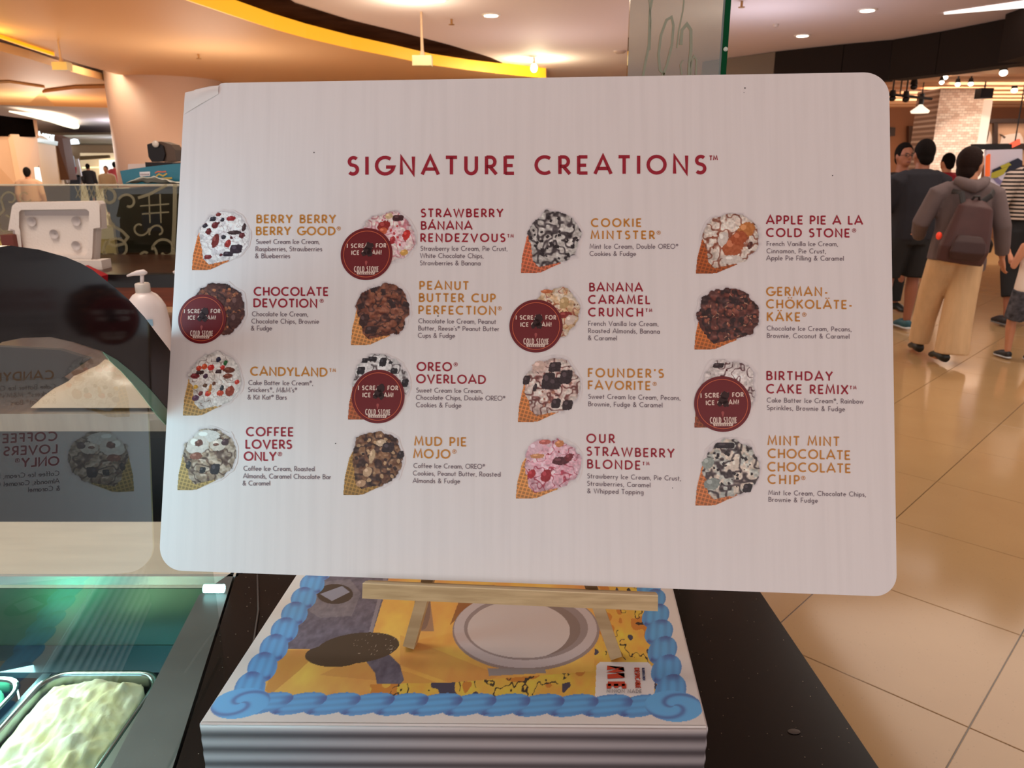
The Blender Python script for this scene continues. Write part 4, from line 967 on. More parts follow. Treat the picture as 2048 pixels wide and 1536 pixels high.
poly([(630, 1165), (700, 1158), (722, 1186), (704, 1232), (640, 1236), (618, 1222)], (122, 116, 128), 1, nB, 40)
ell(670, 1188, 36, 20, (58, 44, 36)); poly([(640, 1188), (684, 1172), (700, 1184), (664, 1202)], (146, 148, 168))
ell(845, 1215, 16, 45, (60, 42, 30)); poly([(840, 1180), (858, 1180), (868, 1262), (832, 1262)], (150, 116, 100), .8)
poly([(560, 1300), (640, 1300), (600, 1340), (540, 1390), (530, 1380)], (196, 128, 60), .6)
poly([(700, 1320), (820, 1345), (900, 1375), (640, 1350)], (206, 140, 70), .55)
poly([(930, 1170), (990, 1170), (900, 1250), (915, 1210)], (120, 66, 28), .7)
poly([(800, 1270), (1000, 1350), (940, 1380), (800, 1330)], (208, 138, 72), .45)
poly([(724, 1312), (770, 1300), (800, 1330), (808, 1360), (796, 1374), (756, 1380), (750, 1346)], (92, 86, 104), 1, nB, 45)
ell(715, 1296, 84, 30, (62, 46, 30), rot=-.12); ell(668, 1312, 58, 22, (62, 46, 30))
spk = (vnoise(W_, H_, 2.2, 77) > .90); mk = spk & (((PXX - 750) / 60) ** 2 + ((PYY - 1290) / 24) ** 2 < 1); fill(mk, (190, 176, 160), .8)
# lower and right mosaic of small shapes
low = inner_m & (PYY > 1372 - (PXX - 560) * .02 - np.clip(PXX - 900, 0, 400) * .06) & (PXX > 740)
rgt = inner_m & (PXX > 1195 - (PYY - 1190) * .05) & (PYY > 1170)
ms = low | rgt
img[ms] = np.stack([226 + 0 * nC, 180 - 60 * (nC - .5), 74 + 0 * nC], -1)[ms]
nD = vnoise(W_, H_, 26, 31, 2); fill(ms & (nD > .62), (206, 130, 50)); fill(ms & (np.abs(nC - .40) < .022) & (nD > .4), (48, 38, 36)); fill(ms & (nD < .26), (62, 60, 84))
rs_ = np.random.RandomState(4)
# pale grey dish with a raised ring, in place of the printed figure
ell(1052, 1262, 147, 80, (150, 132, 130)); ell(1051, 1259, 143, 77, (196, 182, 184)); ell(1052, 1256, 124, 64, (150, 134, 134)); ell(1048, 1258, 113, 58, (206, 192, 190))
ell(1000, 1262, 130, 60, (206, 192, 190), .0)
mk = (((PXX - 1048) / 113) ** 2 + ((PYY - 1258) / 58) ** 2 < 1) & (((PXX - 1028) / 112) ** 2 + ((PYY - 1262) / 60) ** 2 > 1) & inner_m; fill(mk, (118, 98, 92), .8)
poly([(975, 1336), (1090, 1338), (1092, 1346), (978, 1352)], (150, 140, 140))
poly([(1193, 1330), (1200, 1324), (1296, 1324), (1310, 1340), (1308, 1394), (1190, 1394)], (230, 222, 222))
# icing rope border, in box measure
pit = .0252
def rope(s, t, flip):
    """s along, t across (0 = centre); returns mask, shade"""
    M = np.zeros(s.shape, bool); sh = np.zeros(s.shape)
    k0 = np.floor(s / pit)
    for dk in (1, 0, -1):
        k = k0 + dk; c = (k + .5) * pit; X = s - c; Y = t * flip
        ca, sa = math.cos(.36), math.sin(.36); a_ = X * ca + Y * sa; b_ = -X * sa + Y * ca
        d = (a_ / .0205) ** 2 + (b_ / .0112) ** 2; m_ = d < 1
        val = 1.0 - .10 * d - .28 * np.clip((a_ - .010) / .008, 0, 1) * np.clip(1 - np.abs(b_ + .002) / .006, 0, 1) - .22 * np.exp(-((a_ + .0155) / .0028) ** 2) * (b_ > -.006) + .05 * np.sin(b_ * 900 + a_ * 200)
        sh = np.where(m_, val, sh); M |= m_
    return M, sh
blue = np.array((98, 172, 230.)); bdk = np.array((70, 74, 140.))
def paint_rope(s, t, flip, lim):
    M, sh = rope(s, t, flip); M &= lim
    w = np.clip((1.02 - sh) * 2.1, 0, 1)[..., None]; colr = blue * (1 - w) + bdk * w
    img[M] = colr[M]
e = .0205
paint_rope(Vv, (U - e), -1, (Vv > .012)); paint_rope(Vv, (BW - e - U), -1, (Vv > .012)); paint_rope(U, (Vv - (BD - e)), 1, (U > .01) & (U < BW - .01)); paint_rope(U, (e - Vv) * -1, 1, (U > .008) & (U < BW - .008))
for cu, cv in ((e, e), (BW - e, e), (e, BD - e), (BW - e, BD - e)):
    d = np.hypot((U - cu) / .021, (Vv - cv) / .017); mk = d < 1; ang = np.arctan2(Vv - cv, U - cu)
    w = np.clip(.5 + .5 * np.sin(ang * 2 + d * 7), 0, 1)[..., None] ** 6 * .55; colr = (blue + 4) * (1 - w) + bdk * w; img[mk] = colr[mk]
print_mesh('lid_print', P3, img, np.ones(U.shape, bool), vcol_mat('lid_print_ink', .38, .15), cb)
# lettering of the small white panel
def L3(x, y): return PZ(x, y, ZK + .0009)
red = mat('print_red', (196, 58, 30), .5); navy = mat('print_navy', (44, 52, 100), .5); gtx = mat('print_gray', (150, 142, 144), .5)
def rotmap(x0, y0, sx, sy, sk):            # text running down the picture, tops facing right
    return lambda x, y: (x0 - y * sx + x * sk, y0 + x * sy)
T = Text(L3); T.line('ME', 0, 0, 44, 0, 34, 9, xs=.62, vert=rotmap(1214, 1335, 1.0, .95, .05)); T.build('red_lettering', red, cb)
T = Text(L3); T.line('DESPICABLE', 0, 0, 43, 0, 9.5, 2.2, xs=.62, vert=rotmap(1269, 1336, 1.0, .93, .06)); T.build('small_red_lettering', red, cb)
T = Text(L3); T.line('ILLUMINATION', 0, 0, 26, 0, 5, 1.3, xs=.5, vert=rotmap(1284, 1336, 1.0, .93, .06)); T.build('navy_lettering', navy, cb)
T = Text(L3); T.line('MINION MADE', 1213, 1385, 1283, 1386, 7, 1.2); T.build('gray_lettering', gtx, cb)

# ================================================================== EASEL
ez = thing('table_easel', 'small pale wooden table easel holding the menu board', 'easel')
pine = mat('pine', (190, 158, 116), .55, noise=.22, nscale=10, stretch=(1, 1, 10), c2=(164, 130, 88))
pine2 = mat('pine_light', (206, 172, 126), .5, noise=.2, nscale=14, stretch=(1, 20, 20), c2=(180, 146, 100))
def PE(px, py, off): return PS(px, py, off)
offl = -.013
def legline(foot, upper, ztop=None):
    f_ = PE(*foot, offl); u_ = PE(*upper, offl); d = (u_ - f_).normalized(); f_ = f_ + d * ((ZK + .0012 - f_.z) / d.z); return f_, d
f1, d1 = legline((815, 1308), (848, 1190)); f2, d2 = legline((1238, 1330), (1194, 1206))
bar('leg', f1, f1 + d1 * .40, .0095, .012, pine, ez, up=-SN); bar('leg', f2, f2 + d2 * .40, .0095, .012, pine, ez, up=-SN)
topc = (f1 + d1 * .33 + f2 + d2 * .33) / 2
mid = (f1 + f2) / 2
rear = Vector((mid.x + .01, mid.y + .22, ZK + .0012))
bar('rear_leg', rear, topc + SN * .012, .0095, .012, pine, ez, up=ux)
bar('crossbar', f1 + d1 * .24 + SN * .012, f2 + d2 * .24 + SN * .012, .012, .008, pine, ez, up=-SN)
# ledge under the board
l0, l1 = PS(733, 1160, 0), PS(1313, 1184, 0)
ld = (l1 - l0).normalized(); ln = SN; lu = ln.cross(ld).normalized()
if lu.z < 0: lu = -lu
bm = bmesh.new()
M = Matrix((ld, -SN, lu)).transposed().to_4x4(); M.translation = l0
add_box(bm, (0, -.0065, -.0125), ((l1 - l0).length, .0115, -.0012), M); bmobj('ledge', bm, pine2, ez, bevel=.0008)
box('ledge_lip', (0, .0015, -.0012), ((l1 - l0).length, .0115, -.0004), mat('pine_top', (220, 190, 146), .5), ez, 0, M)

# ================================================================== MENU BOARD
mbd = thing('menu_board', 'large white menu board with rounded corners listing ice cream creations', 'menu board')
def corner_pts():
    W2, H2 = .594, .419
    pts = []
    def add(cx, cy, r, a0, a1, n=10):
        for k in range(n + 1):
            a_ = math.radians(a0 + (a1 - a0) * k / n); pts.append((cx + r * math.cos(a_), cy - r * math.sin(a_)))
    add(W2 - .020, .020, .020, 90, 0); add(W2 - .017, H2 - .017, .017, 0, -90); add(.020, H2 - .020, .020, -90, -180)
    pts.extend([(.0, .030), (.0005, .0175), (.003, .0095), (.010, .0055), (.022, .0030), (.0305, .0022), (.0325, .0004), (.036, 0)])
    return pts
cp = corner_pts()
def S3(u, v, off=0): return SO + SA * u + SB * v - SN * off
wb = mat('board_white', (236, 224, 222), .38, spec=.4)
nt = wb.node_tree; pb = nt.nodes['Principled BSDF']; tc = nt.nodes.new('ShaderNodeTexCoord'); mp = nt.nodes.new('ShaderNodeMapping'); mp.inputs['Scale'].default_value = (150, 0, 6)
n = nt.nodes.new('ShaderNodeTexNoise'); n.inputs['Scale'].default_value = 1; n.inputs['Detail'].default_value = 3
nt.links.new(tc.outputs['Object'], mp.inputs[0]); nt.links.new(mp.outputs[0], n.inputs['Vector'])
mr = nt.nodes.new('ShaderNodeMapRange'); mr.inputs[1].default_value = .42; mr.inputs[2].default_value = .66
mx = nt.nodes.new('ShaderNodeMix'); mx.data_type = 'RGBA'; mx.inputs[6].default_value = lin((238, 227, 225)) + (1,); mx.inputs[7].default_value = lin((234, 223, 221)) + (1,)
nt.links.new(n.outputs[0], mr.inputs[0]); nt.links.new(mr.outputs[0], mx.inputs[0]); nt.links.new(mx.outputs[2], pb.inputs['Base Color'])
bmp = nt.nodes.new('ShaderNodeBump'); bmp.inputs['Strength'].default_value = .03; bmp.inputs['Distance'].default_value = .002; nt.links.new(n.outputs[0], bmp.inputs['Height']); nt.links.new(bmp.outputs[0], pb.inputs['Normal'])
prism('face_sheet', [S3(u, v, 0) for u, v in cp], SN * .0006, wb, mbd)
prism('foam_core', [S3(u, v, -.0006) for u, v in cp], SN * .0046, mat('foam_core', (196, 168, 130), .7), mbd)
# lifted crumpled paper at the top-left corner
bm = bmesh.new(); rnd = random.Random(5); vv = []
for j in range(5):
    for i in range(9):
        u = .001 + .030 * i / 8; v = .0085 - .006 * i / 8 + .0075 * j / 4 + .012 * (1 - i / 8) * (j / 4)
        h_ = .0005 + (.0022 * math.sin(math.pi * j / 4) + rnd.uniform(0, .0008)) * (1 - abs(i / 8 - .5) * 1.2)
        vv.append(bm.verts.new(S3(max(.0006, u), v, max(.0004, h_))))
for j in range(4):
    for i in range(8): bm.faces.new((vv[j * 9 + i], vv[j * 9 + i + 1], vv[(j + 1) * 9 + i + 1], vv[(j + 1) * 9 + i]))
o = bmobj('torn_corner', bm, mat('torn_paper', (232, 220, 216), .6), mbd, True); tag(o, 'crumpled peeling corner of the board sheet')
RED = mat('ink_red', (160, 20, 44), .45); GOLD = mat('ink_gold', (204, 134, 50), .45); GREY = mat('ink_grey', (136, 118, 124), .5)
def TB(off=.0003): return Text(lambda x, y: PS(x, y, off))
T = TB(); T.line('SIGNATURE CREATIONS', 696, 349.5, 1411, 347, 36, 6.8, xs=1.04); T.line('TM', 1419, 320.5, 1435, 320, 9, 2); T.build('title', RED, mbd)
items = [
 (0, [('BERRY BERRY', 513, 446, 671, 446), ('BERRY GOOD', 512, 470, 670, 470)], ('®', 673, 470, 17),
  [('Sweet Cream Ice Cream,', 512, 488, 639, 488), ('Raspberries, Strawberries', 511, 502.5, 644, 502.5), ('& Blueberries', 510, 516.5, 580, 516.5)]),
 (1, [('CHOCOLATE', 508, 591, 656, 591.5), ('DEVOTION', 507, 614, 634, 615)], ('®', 639, 615, 17),
  [('Chocolate Ice Cream,', 504, 632.5, 616, 633), ('Chocolate Chips, Brownie', 503, 647, 638, 647.5), ('& Fudge', 502, 661, 544, 661)]),
 (0, [('CANDYLAND', 501, 751, 654, 753)], ('TM', 659, 744, 671),
  [('Cake Batter Ice Cream®,', 497, 770, 626, 771), ('Snickers®, M&M\'s®', 496, 784, 594, 785), ('& Kit Kat® Bars', 495, 799, 573, 799.5)]),
 (1, [('COFFEE', 492.5, 872, 586, 872.5), ('LOVERS', 491, 897, 583, 897.5), ('ONLY', 488, 921, 552, 921.5)], ('®', 555, 922, 18),
  [('Coffee Ice Cream, Roasted', 487, 941.5, 629, 942.5), ('Almonds, Caramel Chocolate Bar', 486, 956.5, 662, 958.5), ('& Caramel', 485, 971, 540, 971)]),
 (1, [('STRAWBERRY', 842, 434, 1006, 434), ('BÁNANA', 842, 459, 944, 459), ('RENDEZVOUS', 841, 483.5, 1010, 483.5)], ('TM', 1015, 475, 1027),
  [('Strawberry Ice Cream, Pie Crust,', 841, 501.5, 1015, 502), ('White Chocolate Chips,', 840, 516, 967, 516.5), ('Strawberries & Banana', 840, 530.5, 961, 531)]),
 (0, [('PEANUT', 839, 579, 937, 579.5), ('BUTTER CUP', 838, 603.5, 991, 604.5), ('PERFECTION', 837, 628, 992, 629.5)], ('®', 995, 630, 17),
  [('Chocolate Ice Cream, Peanut', 837, 646.5, 992, 648), ('Butter, Reese\'s® Peanut Butter', 836.5, 661, 998.5, 662.5), ('Cups & Fudge', 836, 675.5, 910, 676)]),
 (1, [('OREO', 834, 741.5, 903, 742), ('OVERLOAD', 833, 766, 971, 767.7)], ('®', 907, 742, 17),
  [('Sweet Cream Ice Cream,', 832.5, 785, 965, 786.5), ('Chocolate Chips, Double OREO®', 832, 799.5, 1010.6, 801.5), ('Cookies & Fudge', 832, 814.5, 922.5, 815.5)]),
 (0, [('MUD PIE', 829, 891, 932, 892.5), ('MOJO', 827, 916, 900, 917)], ('®', 904, 917, 18),
  [('Coffee Ice Cream, OREO®', 827, 936, 970, 938), ('Cookies, Peanut Butter, Roasted', 826, 951, 1001, 953.5), ('Almonds & Fudge', 825.5, 966, 920, 967)]),
 (0, [('COOKIE', 1182.6, 453.5, 1282, 453.5), ('MINTSTER', 1182, 478, 1309, 478)], ('®', 1313, 478.5, 17),
  [('Mint Ice Cream, Double OREO®', 1179.5, 497.5, 1356.5, 497.5), ('Cookies & Fudge', 1179.5, 512, 1272, 512)]),
 (1, [('BANANA', 1178.7, 582.5, 1285, 583), ('CARAMEL', 1177, 607.3, 1300, 608), ('CRUNCH', 1177, 632.5, 1286, 633)], ('TM', 1291.5, 624, 1304),
  [('French Vanilla Ice Cream,', 1176.5, 651.5, 1317, 652.5), ('Roasted Almonds, Banana', 1176.5, 666, 1319.6, 667.5), ('& Caramel', 1176, 680.5, 1234, 681)]),
 (0, [('FOUNDER\'S', 1176, 754, 1327, 755.5), ('FAVORITE', 1176, 778.7, 1300.6, 780)], ('®', 1305, 781, 17),
  [('Sweet Cream Ice Cream, Pecans,', 1176.7, 797.5, 1361, 800.5), ('Brownie, Fudge & Caramel', 1176.5, 812.5, 1325, 815)]),
 (1, [('OUR', 1173.5, 885.5, 1229, 886), ('STRAWBERRY', 1173.5, 911, 1348.5, 915.5), ('BLONDE', 1174.5, 936.5, 1280.4, 939.5)], ('TM', 1285.4, 930.5, 1298.5),
  [('Strawberry Ice Cream, Pie Crust,', 1174.6, 956.7, 1362, 961.5), ('Strawberries, Caramel', 1174.4, 971.5, 1301, 975), ('& Whipped Topping', 1174.6, 986.5, 1287, 989)]),
 (1, [('APPLE PIE A LA', 1533, 448, 1725, 449), ('COLD STONE', 1533, 473.5, 1699, 474.5)], ('®', 1704, 474, 17),
  [('French Vanilla Ice Cream,', 1533.5, 492, 1676, 492.5), ('Cinnamon, Pie Crust,', 1533.5, 506.5, 1652, 507), ('Apple Pie Filling & Caramel', 1533, 520.5, 1687.6, 521.5)]),
 (0, [('GERMAN-', 1533, 591.4, 1655.4, 592), ('CHÖKOLÄTE-', 1533, 616.4, 1704, 618), ('KÄKE', 1534, 642, 1600, 642.5)], ('®', 1604, 643, 18),
  [('Chocolate Ice Cream, Pecans,', 1534, 661, 1703, 663), ('Brownie, Coconut & Caramel', 1534, 675.8, 1699, 677.5)]),
 (1, [('BIRTHDAY', 1533, 760, 1665, 761.3), ('CAKE REMIX', 1533, 786.3, 1696, 788.3)], ('TM', 1700, 778.5, 1712.5),
  [('Cake Batter Ice Cream®, Rainbow', 1534, 805, 1727, 807.5), ('Sprinkles, Brownie & Fudge', 1534, 820, 1690, 823)]),
 (0, [('MINT MINT', 1535.7, 890, 1678.6, 892), ('CHOCOLATE', 1536, 915.7, 1700, 919.6), ('CHOCOLATE', 1535.5, 942.4, 1700.8, 946), ('CHIP', 1536, 967.4, 1599, 969)], ('®', 1602, 970, 18),
  [('Mint Ice Cream, Chocolate Chips,', 1537, 990, 1732, 993.5), ('Brownie & Fudge', 1537, 1003.5, 1635.6, 1006)]),
]
for redf, heads, sup, desc in items:
    T = TB(); cap = 16.2 + max(0, (heads[0][2] - 434)) / 460 * 1.2 + (0.6 if heads[0][1] > 1400 else 0)
    for tx, a, b, c_, d_ in heads: T.line(tx, a, b, c_, d_, cap, 3.2, xs=1.06)
    if sup[0] == '®': T.line('®', sup[1], sup[2], sup[1] + 9, sup[2], sup[3] * 1.02, 1.5)
    else: T.line('TM', sup[1], sup[2], sup[3], sup[2], 6.6, 1.5, xs=.9)
    T.build('heading', RED if redf else GOLD, mbd)
    T = TB()
    for tx, a, b, c_, d_ in desc: T.line(tx, a, b, c_, d_, 9.6, 1.45)
    T.build('description', GREY, mbd)
T = TB()
for x, y, r_ in ((1490, 176, 1.5), (628, 305, 1.2), (1665, 351, 1.2), (671, 887, 1.2), (1345, 976, 1.0), (1488, 185, .8), (876, 632, 1.4)):
    T.poly(arc(x, y, r_, r_, 0, 330, 10))
T.build('specks', mat('speck', (60, 50, 48), .6), mbd)

# ---- printed cones
def cone_pic(bx, spec, seed):
    x0, y0, x1, y1 = bx; w, h = int((x1 - x0) * 1.0) + 14, int((y1 - y0) * 1.0) + 14
    xs = np.linspace(x0 - 4, x1 + 5, w); ys = np.linspace(y0 - 5, y1 + 3, h); X, Y = np.meshgrid(xs, ys)
    u = (X - x0) / (x1 - x0); v = (Y - y0) / (y1 - y0)
    n1 = vnoise(w, h, 26, seed, 3); n2 = vnoise(w, h, 10, seed + 1, 2); n3 = vnoise(w, h, 15, seed + 2, 2); n4 = vnoise(w, h, 3.5, seed + 5, 2)
    ang = np.arctan2(v - .42, u - .56)
    cu, cv, ru, rv = spec.get('scoop', (.56, .42, .43, .41))
    d = np.hypot((u - cu) / ru, (v - cv) / rv) + (n1 - .5) * .30 + (n2 - .5) * .10 + (n4 - .5) * .035
    scoop = d < 1
    low = inpoly(u, v, spec.get('low', [(.22, .3), (.9, .5), (.80, .78), (.62, .83), (.30, .90), (.20, .80), (.17, .5)]))
    scoop |= low & (d < 1.5)
    cone = inpoly(u, v, spec.get('cone', [(0, .995), (.025, .72), (.10, .42), (.18, .30), (.5, .5), (.66, .84), (.34, .985), (.22, 1.0)]))
    if spec.get('nocone'): cone &= False
    # soft drop shadow on the board around the scoop is part of the print
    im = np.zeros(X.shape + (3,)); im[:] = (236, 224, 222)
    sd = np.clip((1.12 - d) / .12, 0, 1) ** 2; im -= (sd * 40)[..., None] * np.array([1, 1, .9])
    mask = (d < 1.12) | cone
    wf = np.array(spec.get('waffle', (206, 112, 60)), float)
    p = (u * .95 + v * .30) * 105; q = (v * 1.0 - u * .25) * 105
    gridw = np.clip(np.maximum(np.cos(p), np.cos(q)), 0, 1) ** 2
    base = np.minimum(255, wf * np.array([1.08, 1.12, 1.05])) * (.80 + .34 * gridw[..., None]) * (1 - .25 * np.clip(v - .8, 0, .2)[..., None] * 2)
    im[cone] = base[cone]
    A, B, C_ = [np.array(c, float) for c in spec['cols']]
    t = np.clip((n2 - spec.get('t', .5)) * 7 + .5, 0, 1)[..., None]; body = A * (1 - t) + B * t
    vein = np.clip(1.5 - np.abs(n3 - .5) / spec.get('vein', .035), 0, 1)[..., None]; body = body * (1 - vein * .85) + C_ * vein * .85
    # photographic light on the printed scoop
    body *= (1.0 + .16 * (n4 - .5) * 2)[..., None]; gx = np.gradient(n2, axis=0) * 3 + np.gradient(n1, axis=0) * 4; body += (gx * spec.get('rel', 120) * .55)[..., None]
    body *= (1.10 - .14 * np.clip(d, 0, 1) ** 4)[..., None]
    im[scoop] = body[scoop]
    rs2 = np.random.RandomState(seed + 9)
    for (c, cnt, size, shp) in spec.get('bits', []):
        for _ in range(cnt):
            a_ = rs2.uniform(0, 2 * math.pi); rr_ = math.sqrt(rs2.uniform(0, .85)); bu = cu + ru * rr_ * math.cos(a_); bv = cv + rv * rr_ * math.sin(a_)
            s = size * rs2.uniform(.7, 1.3); th_ = rs2.uniform(0, 3.14); X_ = (X - (x0 + bu * (x1 - x0))); Y_ = (Y - (y0 + bv * (y1 - y0)))
            a2 = X_ * math.cos(th_) + Y_ * math.sin(th_); b2 = -X_ * math.sin(th_) + Y_ * math.cos(th_)
            if shp == 'sq': mk = (np.abs(a2) < s) & (np.abs(b2) < s * .8)
            elif shp == 'st': mk = (np.abs(a2) < s * 1.5) & (np.abs(b2) < max(.8, s * .3))
            else: mk = (a2 / s) ** 2 + (b2 / (s * .75)) ** 2 < 1
            mk &= (scoop | (d < 1.05)); im[mk] = np.array(c) * (.9 + .2 * rs2.rand()); 
            hl = mk & (a2 < -s * .2) & (b2 < -s * .1); im[hl] += 16
    for (c, px_, py_, rx_, ry_) in spec.get('at', []):
        pw_ = 4 if sum(c) < 140 and rx_ > 5.5 else 2; mk = np.abs((X - px_ + (Y - py_) * .2) / rx_) ** pw_ + np.abs((Y - py_) / ry_) ** pw_ + (n4 - .5) * .6 < 1; im[mk] = c; im[mk] += ((n4[mk] - .5) * 34)[:, None]
        hl = ((X - px_ + rx_ * .3) / rx_) ** 2 + ((Y - py_ + ry_ * .35) / ry_) ** 2 < .12; im[hl] = np.minimum(255, np.array(c) + 40)
    P = np.zeros(X.shape + (3,))
    # board plane intersection, vectorised
    a_ = (X - CX) / F; b_ = (Y - CY) / F; R = np.stack([a_, ct - b_ * st, -st - b_ * ct], -1)
    o_ = np.array(SO - SN * .00028) - np.array([0, 0, H]); Nn = np.array(SN); tt = (o_ @ Nn) / (R @ Nn); P = R * tt[..., None] + np.array([0, 0, H])
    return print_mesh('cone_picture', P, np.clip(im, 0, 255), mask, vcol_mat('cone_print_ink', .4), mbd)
W = (238, 230, 228); DKB = (46, 28, 26); DB = (66, 34, 28); CH = (112, 62, 46); LC = (160, 98, 70); PK = (222, 170, 178); RD = (150, 28, 34); NV = (34, 30, 44)
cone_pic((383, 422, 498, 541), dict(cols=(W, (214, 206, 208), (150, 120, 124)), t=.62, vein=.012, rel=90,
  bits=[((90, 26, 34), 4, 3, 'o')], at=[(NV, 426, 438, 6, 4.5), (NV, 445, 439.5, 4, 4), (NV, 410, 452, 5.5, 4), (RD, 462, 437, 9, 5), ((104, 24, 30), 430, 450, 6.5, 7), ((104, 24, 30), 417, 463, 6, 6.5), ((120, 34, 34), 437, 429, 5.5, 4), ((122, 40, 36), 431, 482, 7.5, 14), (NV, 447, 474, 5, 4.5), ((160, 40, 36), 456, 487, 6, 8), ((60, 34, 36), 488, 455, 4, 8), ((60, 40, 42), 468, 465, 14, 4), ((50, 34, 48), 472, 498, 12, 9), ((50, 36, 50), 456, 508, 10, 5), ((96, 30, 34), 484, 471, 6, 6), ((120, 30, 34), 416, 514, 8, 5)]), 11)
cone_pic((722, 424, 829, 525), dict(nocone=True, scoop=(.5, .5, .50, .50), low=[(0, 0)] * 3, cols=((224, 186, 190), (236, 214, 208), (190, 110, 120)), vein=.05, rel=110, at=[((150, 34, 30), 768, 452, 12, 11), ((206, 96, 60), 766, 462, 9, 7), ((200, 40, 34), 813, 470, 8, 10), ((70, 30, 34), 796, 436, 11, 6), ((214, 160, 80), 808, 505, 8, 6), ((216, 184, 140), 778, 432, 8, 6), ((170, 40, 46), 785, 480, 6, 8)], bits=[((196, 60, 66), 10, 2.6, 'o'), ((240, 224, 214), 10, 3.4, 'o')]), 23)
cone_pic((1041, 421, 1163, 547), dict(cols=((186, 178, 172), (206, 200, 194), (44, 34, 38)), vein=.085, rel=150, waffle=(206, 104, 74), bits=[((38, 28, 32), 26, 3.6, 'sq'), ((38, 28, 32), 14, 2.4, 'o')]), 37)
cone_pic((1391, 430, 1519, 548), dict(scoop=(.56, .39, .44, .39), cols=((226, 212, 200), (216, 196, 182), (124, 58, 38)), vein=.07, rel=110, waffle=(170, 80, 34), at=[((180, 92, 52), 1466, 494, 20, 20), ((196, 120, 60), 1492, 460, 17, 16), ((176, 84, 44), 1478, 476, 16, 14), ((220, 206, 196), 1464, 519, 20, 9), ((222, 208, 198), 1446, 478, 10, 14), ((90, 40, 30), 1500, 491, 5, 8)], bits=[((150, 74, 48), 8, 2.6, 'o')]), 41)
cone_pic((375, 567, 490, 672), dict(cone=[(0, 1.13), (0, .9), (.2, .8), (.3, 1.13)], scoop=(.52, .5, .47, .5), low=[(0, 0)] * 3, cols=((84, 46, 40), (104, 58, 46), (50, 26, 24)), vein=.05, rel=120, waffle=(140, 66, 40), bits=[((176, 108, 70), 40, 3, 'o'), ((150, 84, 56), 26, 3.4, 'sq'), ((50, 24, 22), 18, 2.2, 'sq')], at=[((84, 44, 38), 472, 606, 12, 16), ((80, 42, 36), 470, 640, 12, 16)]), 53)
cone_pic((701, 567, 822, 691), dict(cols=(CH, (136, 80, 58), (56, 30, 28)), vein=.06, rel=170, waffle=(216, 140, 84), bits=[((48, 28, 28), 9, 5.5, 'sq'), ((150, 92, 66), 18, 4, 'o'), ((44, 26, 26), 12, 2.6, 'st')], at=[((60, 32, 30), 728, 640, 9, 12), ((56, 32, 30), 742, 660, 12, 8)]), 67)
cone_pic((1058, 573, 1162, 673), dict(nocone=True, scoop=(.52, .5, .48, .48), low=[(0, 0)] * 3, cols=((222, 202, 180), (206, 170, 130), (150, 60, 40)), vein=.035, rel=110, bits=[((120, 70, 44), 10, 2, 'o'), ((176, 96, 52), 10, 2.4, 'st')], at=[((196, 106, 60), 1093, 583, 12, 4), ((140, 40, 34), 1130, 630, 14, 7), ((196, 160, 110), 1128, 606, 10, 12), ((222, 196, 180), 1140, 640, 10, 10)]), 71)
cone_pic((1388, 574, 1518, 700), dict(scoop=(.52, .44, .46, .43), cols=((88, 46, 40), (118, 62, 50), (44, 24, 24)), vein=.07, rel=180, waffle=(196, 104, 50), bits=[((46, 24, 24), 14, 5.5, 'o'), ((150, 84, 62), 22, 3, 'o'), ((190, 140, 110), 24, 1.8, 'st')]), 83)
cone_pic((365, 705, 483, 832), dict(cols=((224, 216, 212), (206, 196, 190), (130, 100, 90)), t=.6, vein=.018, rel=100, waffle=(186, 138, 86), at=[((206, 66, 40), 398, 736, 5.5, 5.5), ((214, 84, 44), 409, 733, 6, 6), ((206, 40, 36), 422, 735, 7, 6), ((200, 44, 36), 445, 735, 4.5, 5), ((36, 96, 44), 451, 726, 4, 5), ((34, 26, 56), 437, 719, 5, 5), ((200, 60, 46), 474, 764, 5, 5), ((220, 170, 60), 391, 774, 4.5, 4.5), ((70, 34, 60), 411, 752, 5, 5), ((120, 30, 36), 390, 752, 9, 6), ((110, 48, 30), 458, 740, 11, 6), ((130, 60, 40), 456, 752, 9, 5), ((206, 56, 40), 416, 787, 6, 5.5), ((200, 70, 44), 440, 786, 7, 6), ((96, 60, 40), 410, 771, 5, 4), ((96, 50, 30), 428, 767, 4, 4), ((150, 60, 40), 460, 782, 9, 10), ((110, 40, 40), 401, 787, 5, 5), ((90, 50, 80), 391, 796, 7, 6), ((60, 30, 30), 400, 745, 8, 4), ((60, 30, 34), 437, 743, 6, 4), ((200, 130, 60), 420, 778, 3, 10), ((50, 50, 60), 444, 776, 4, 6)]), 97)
cone_pic((695, 712, 817, 840), dict(cols=((206, 200, 198), (226, 220, 218), (70, 56, 58)), vein=.04, rel=120, waffle=(180, 90, 56), scoop=(.54, .42, .45, .42), bits=[((150, 130, 120), 12, 2.5, 'o')], at=[((30, 24, 30), 730, 721, 6, 5), ((28, 22, 28), 745, 718, 9, 5), ((28, 22, 28), 766, 724, 7, 9), ((30, 24, 30), 722, 741, 8, 8), ((28, 22, 28), 788, 742, 7, 6), ((28, 22, 28), 810, 766, 7, 8), ((30, 24, 30), 781, 725, 4, 3)]), 101)
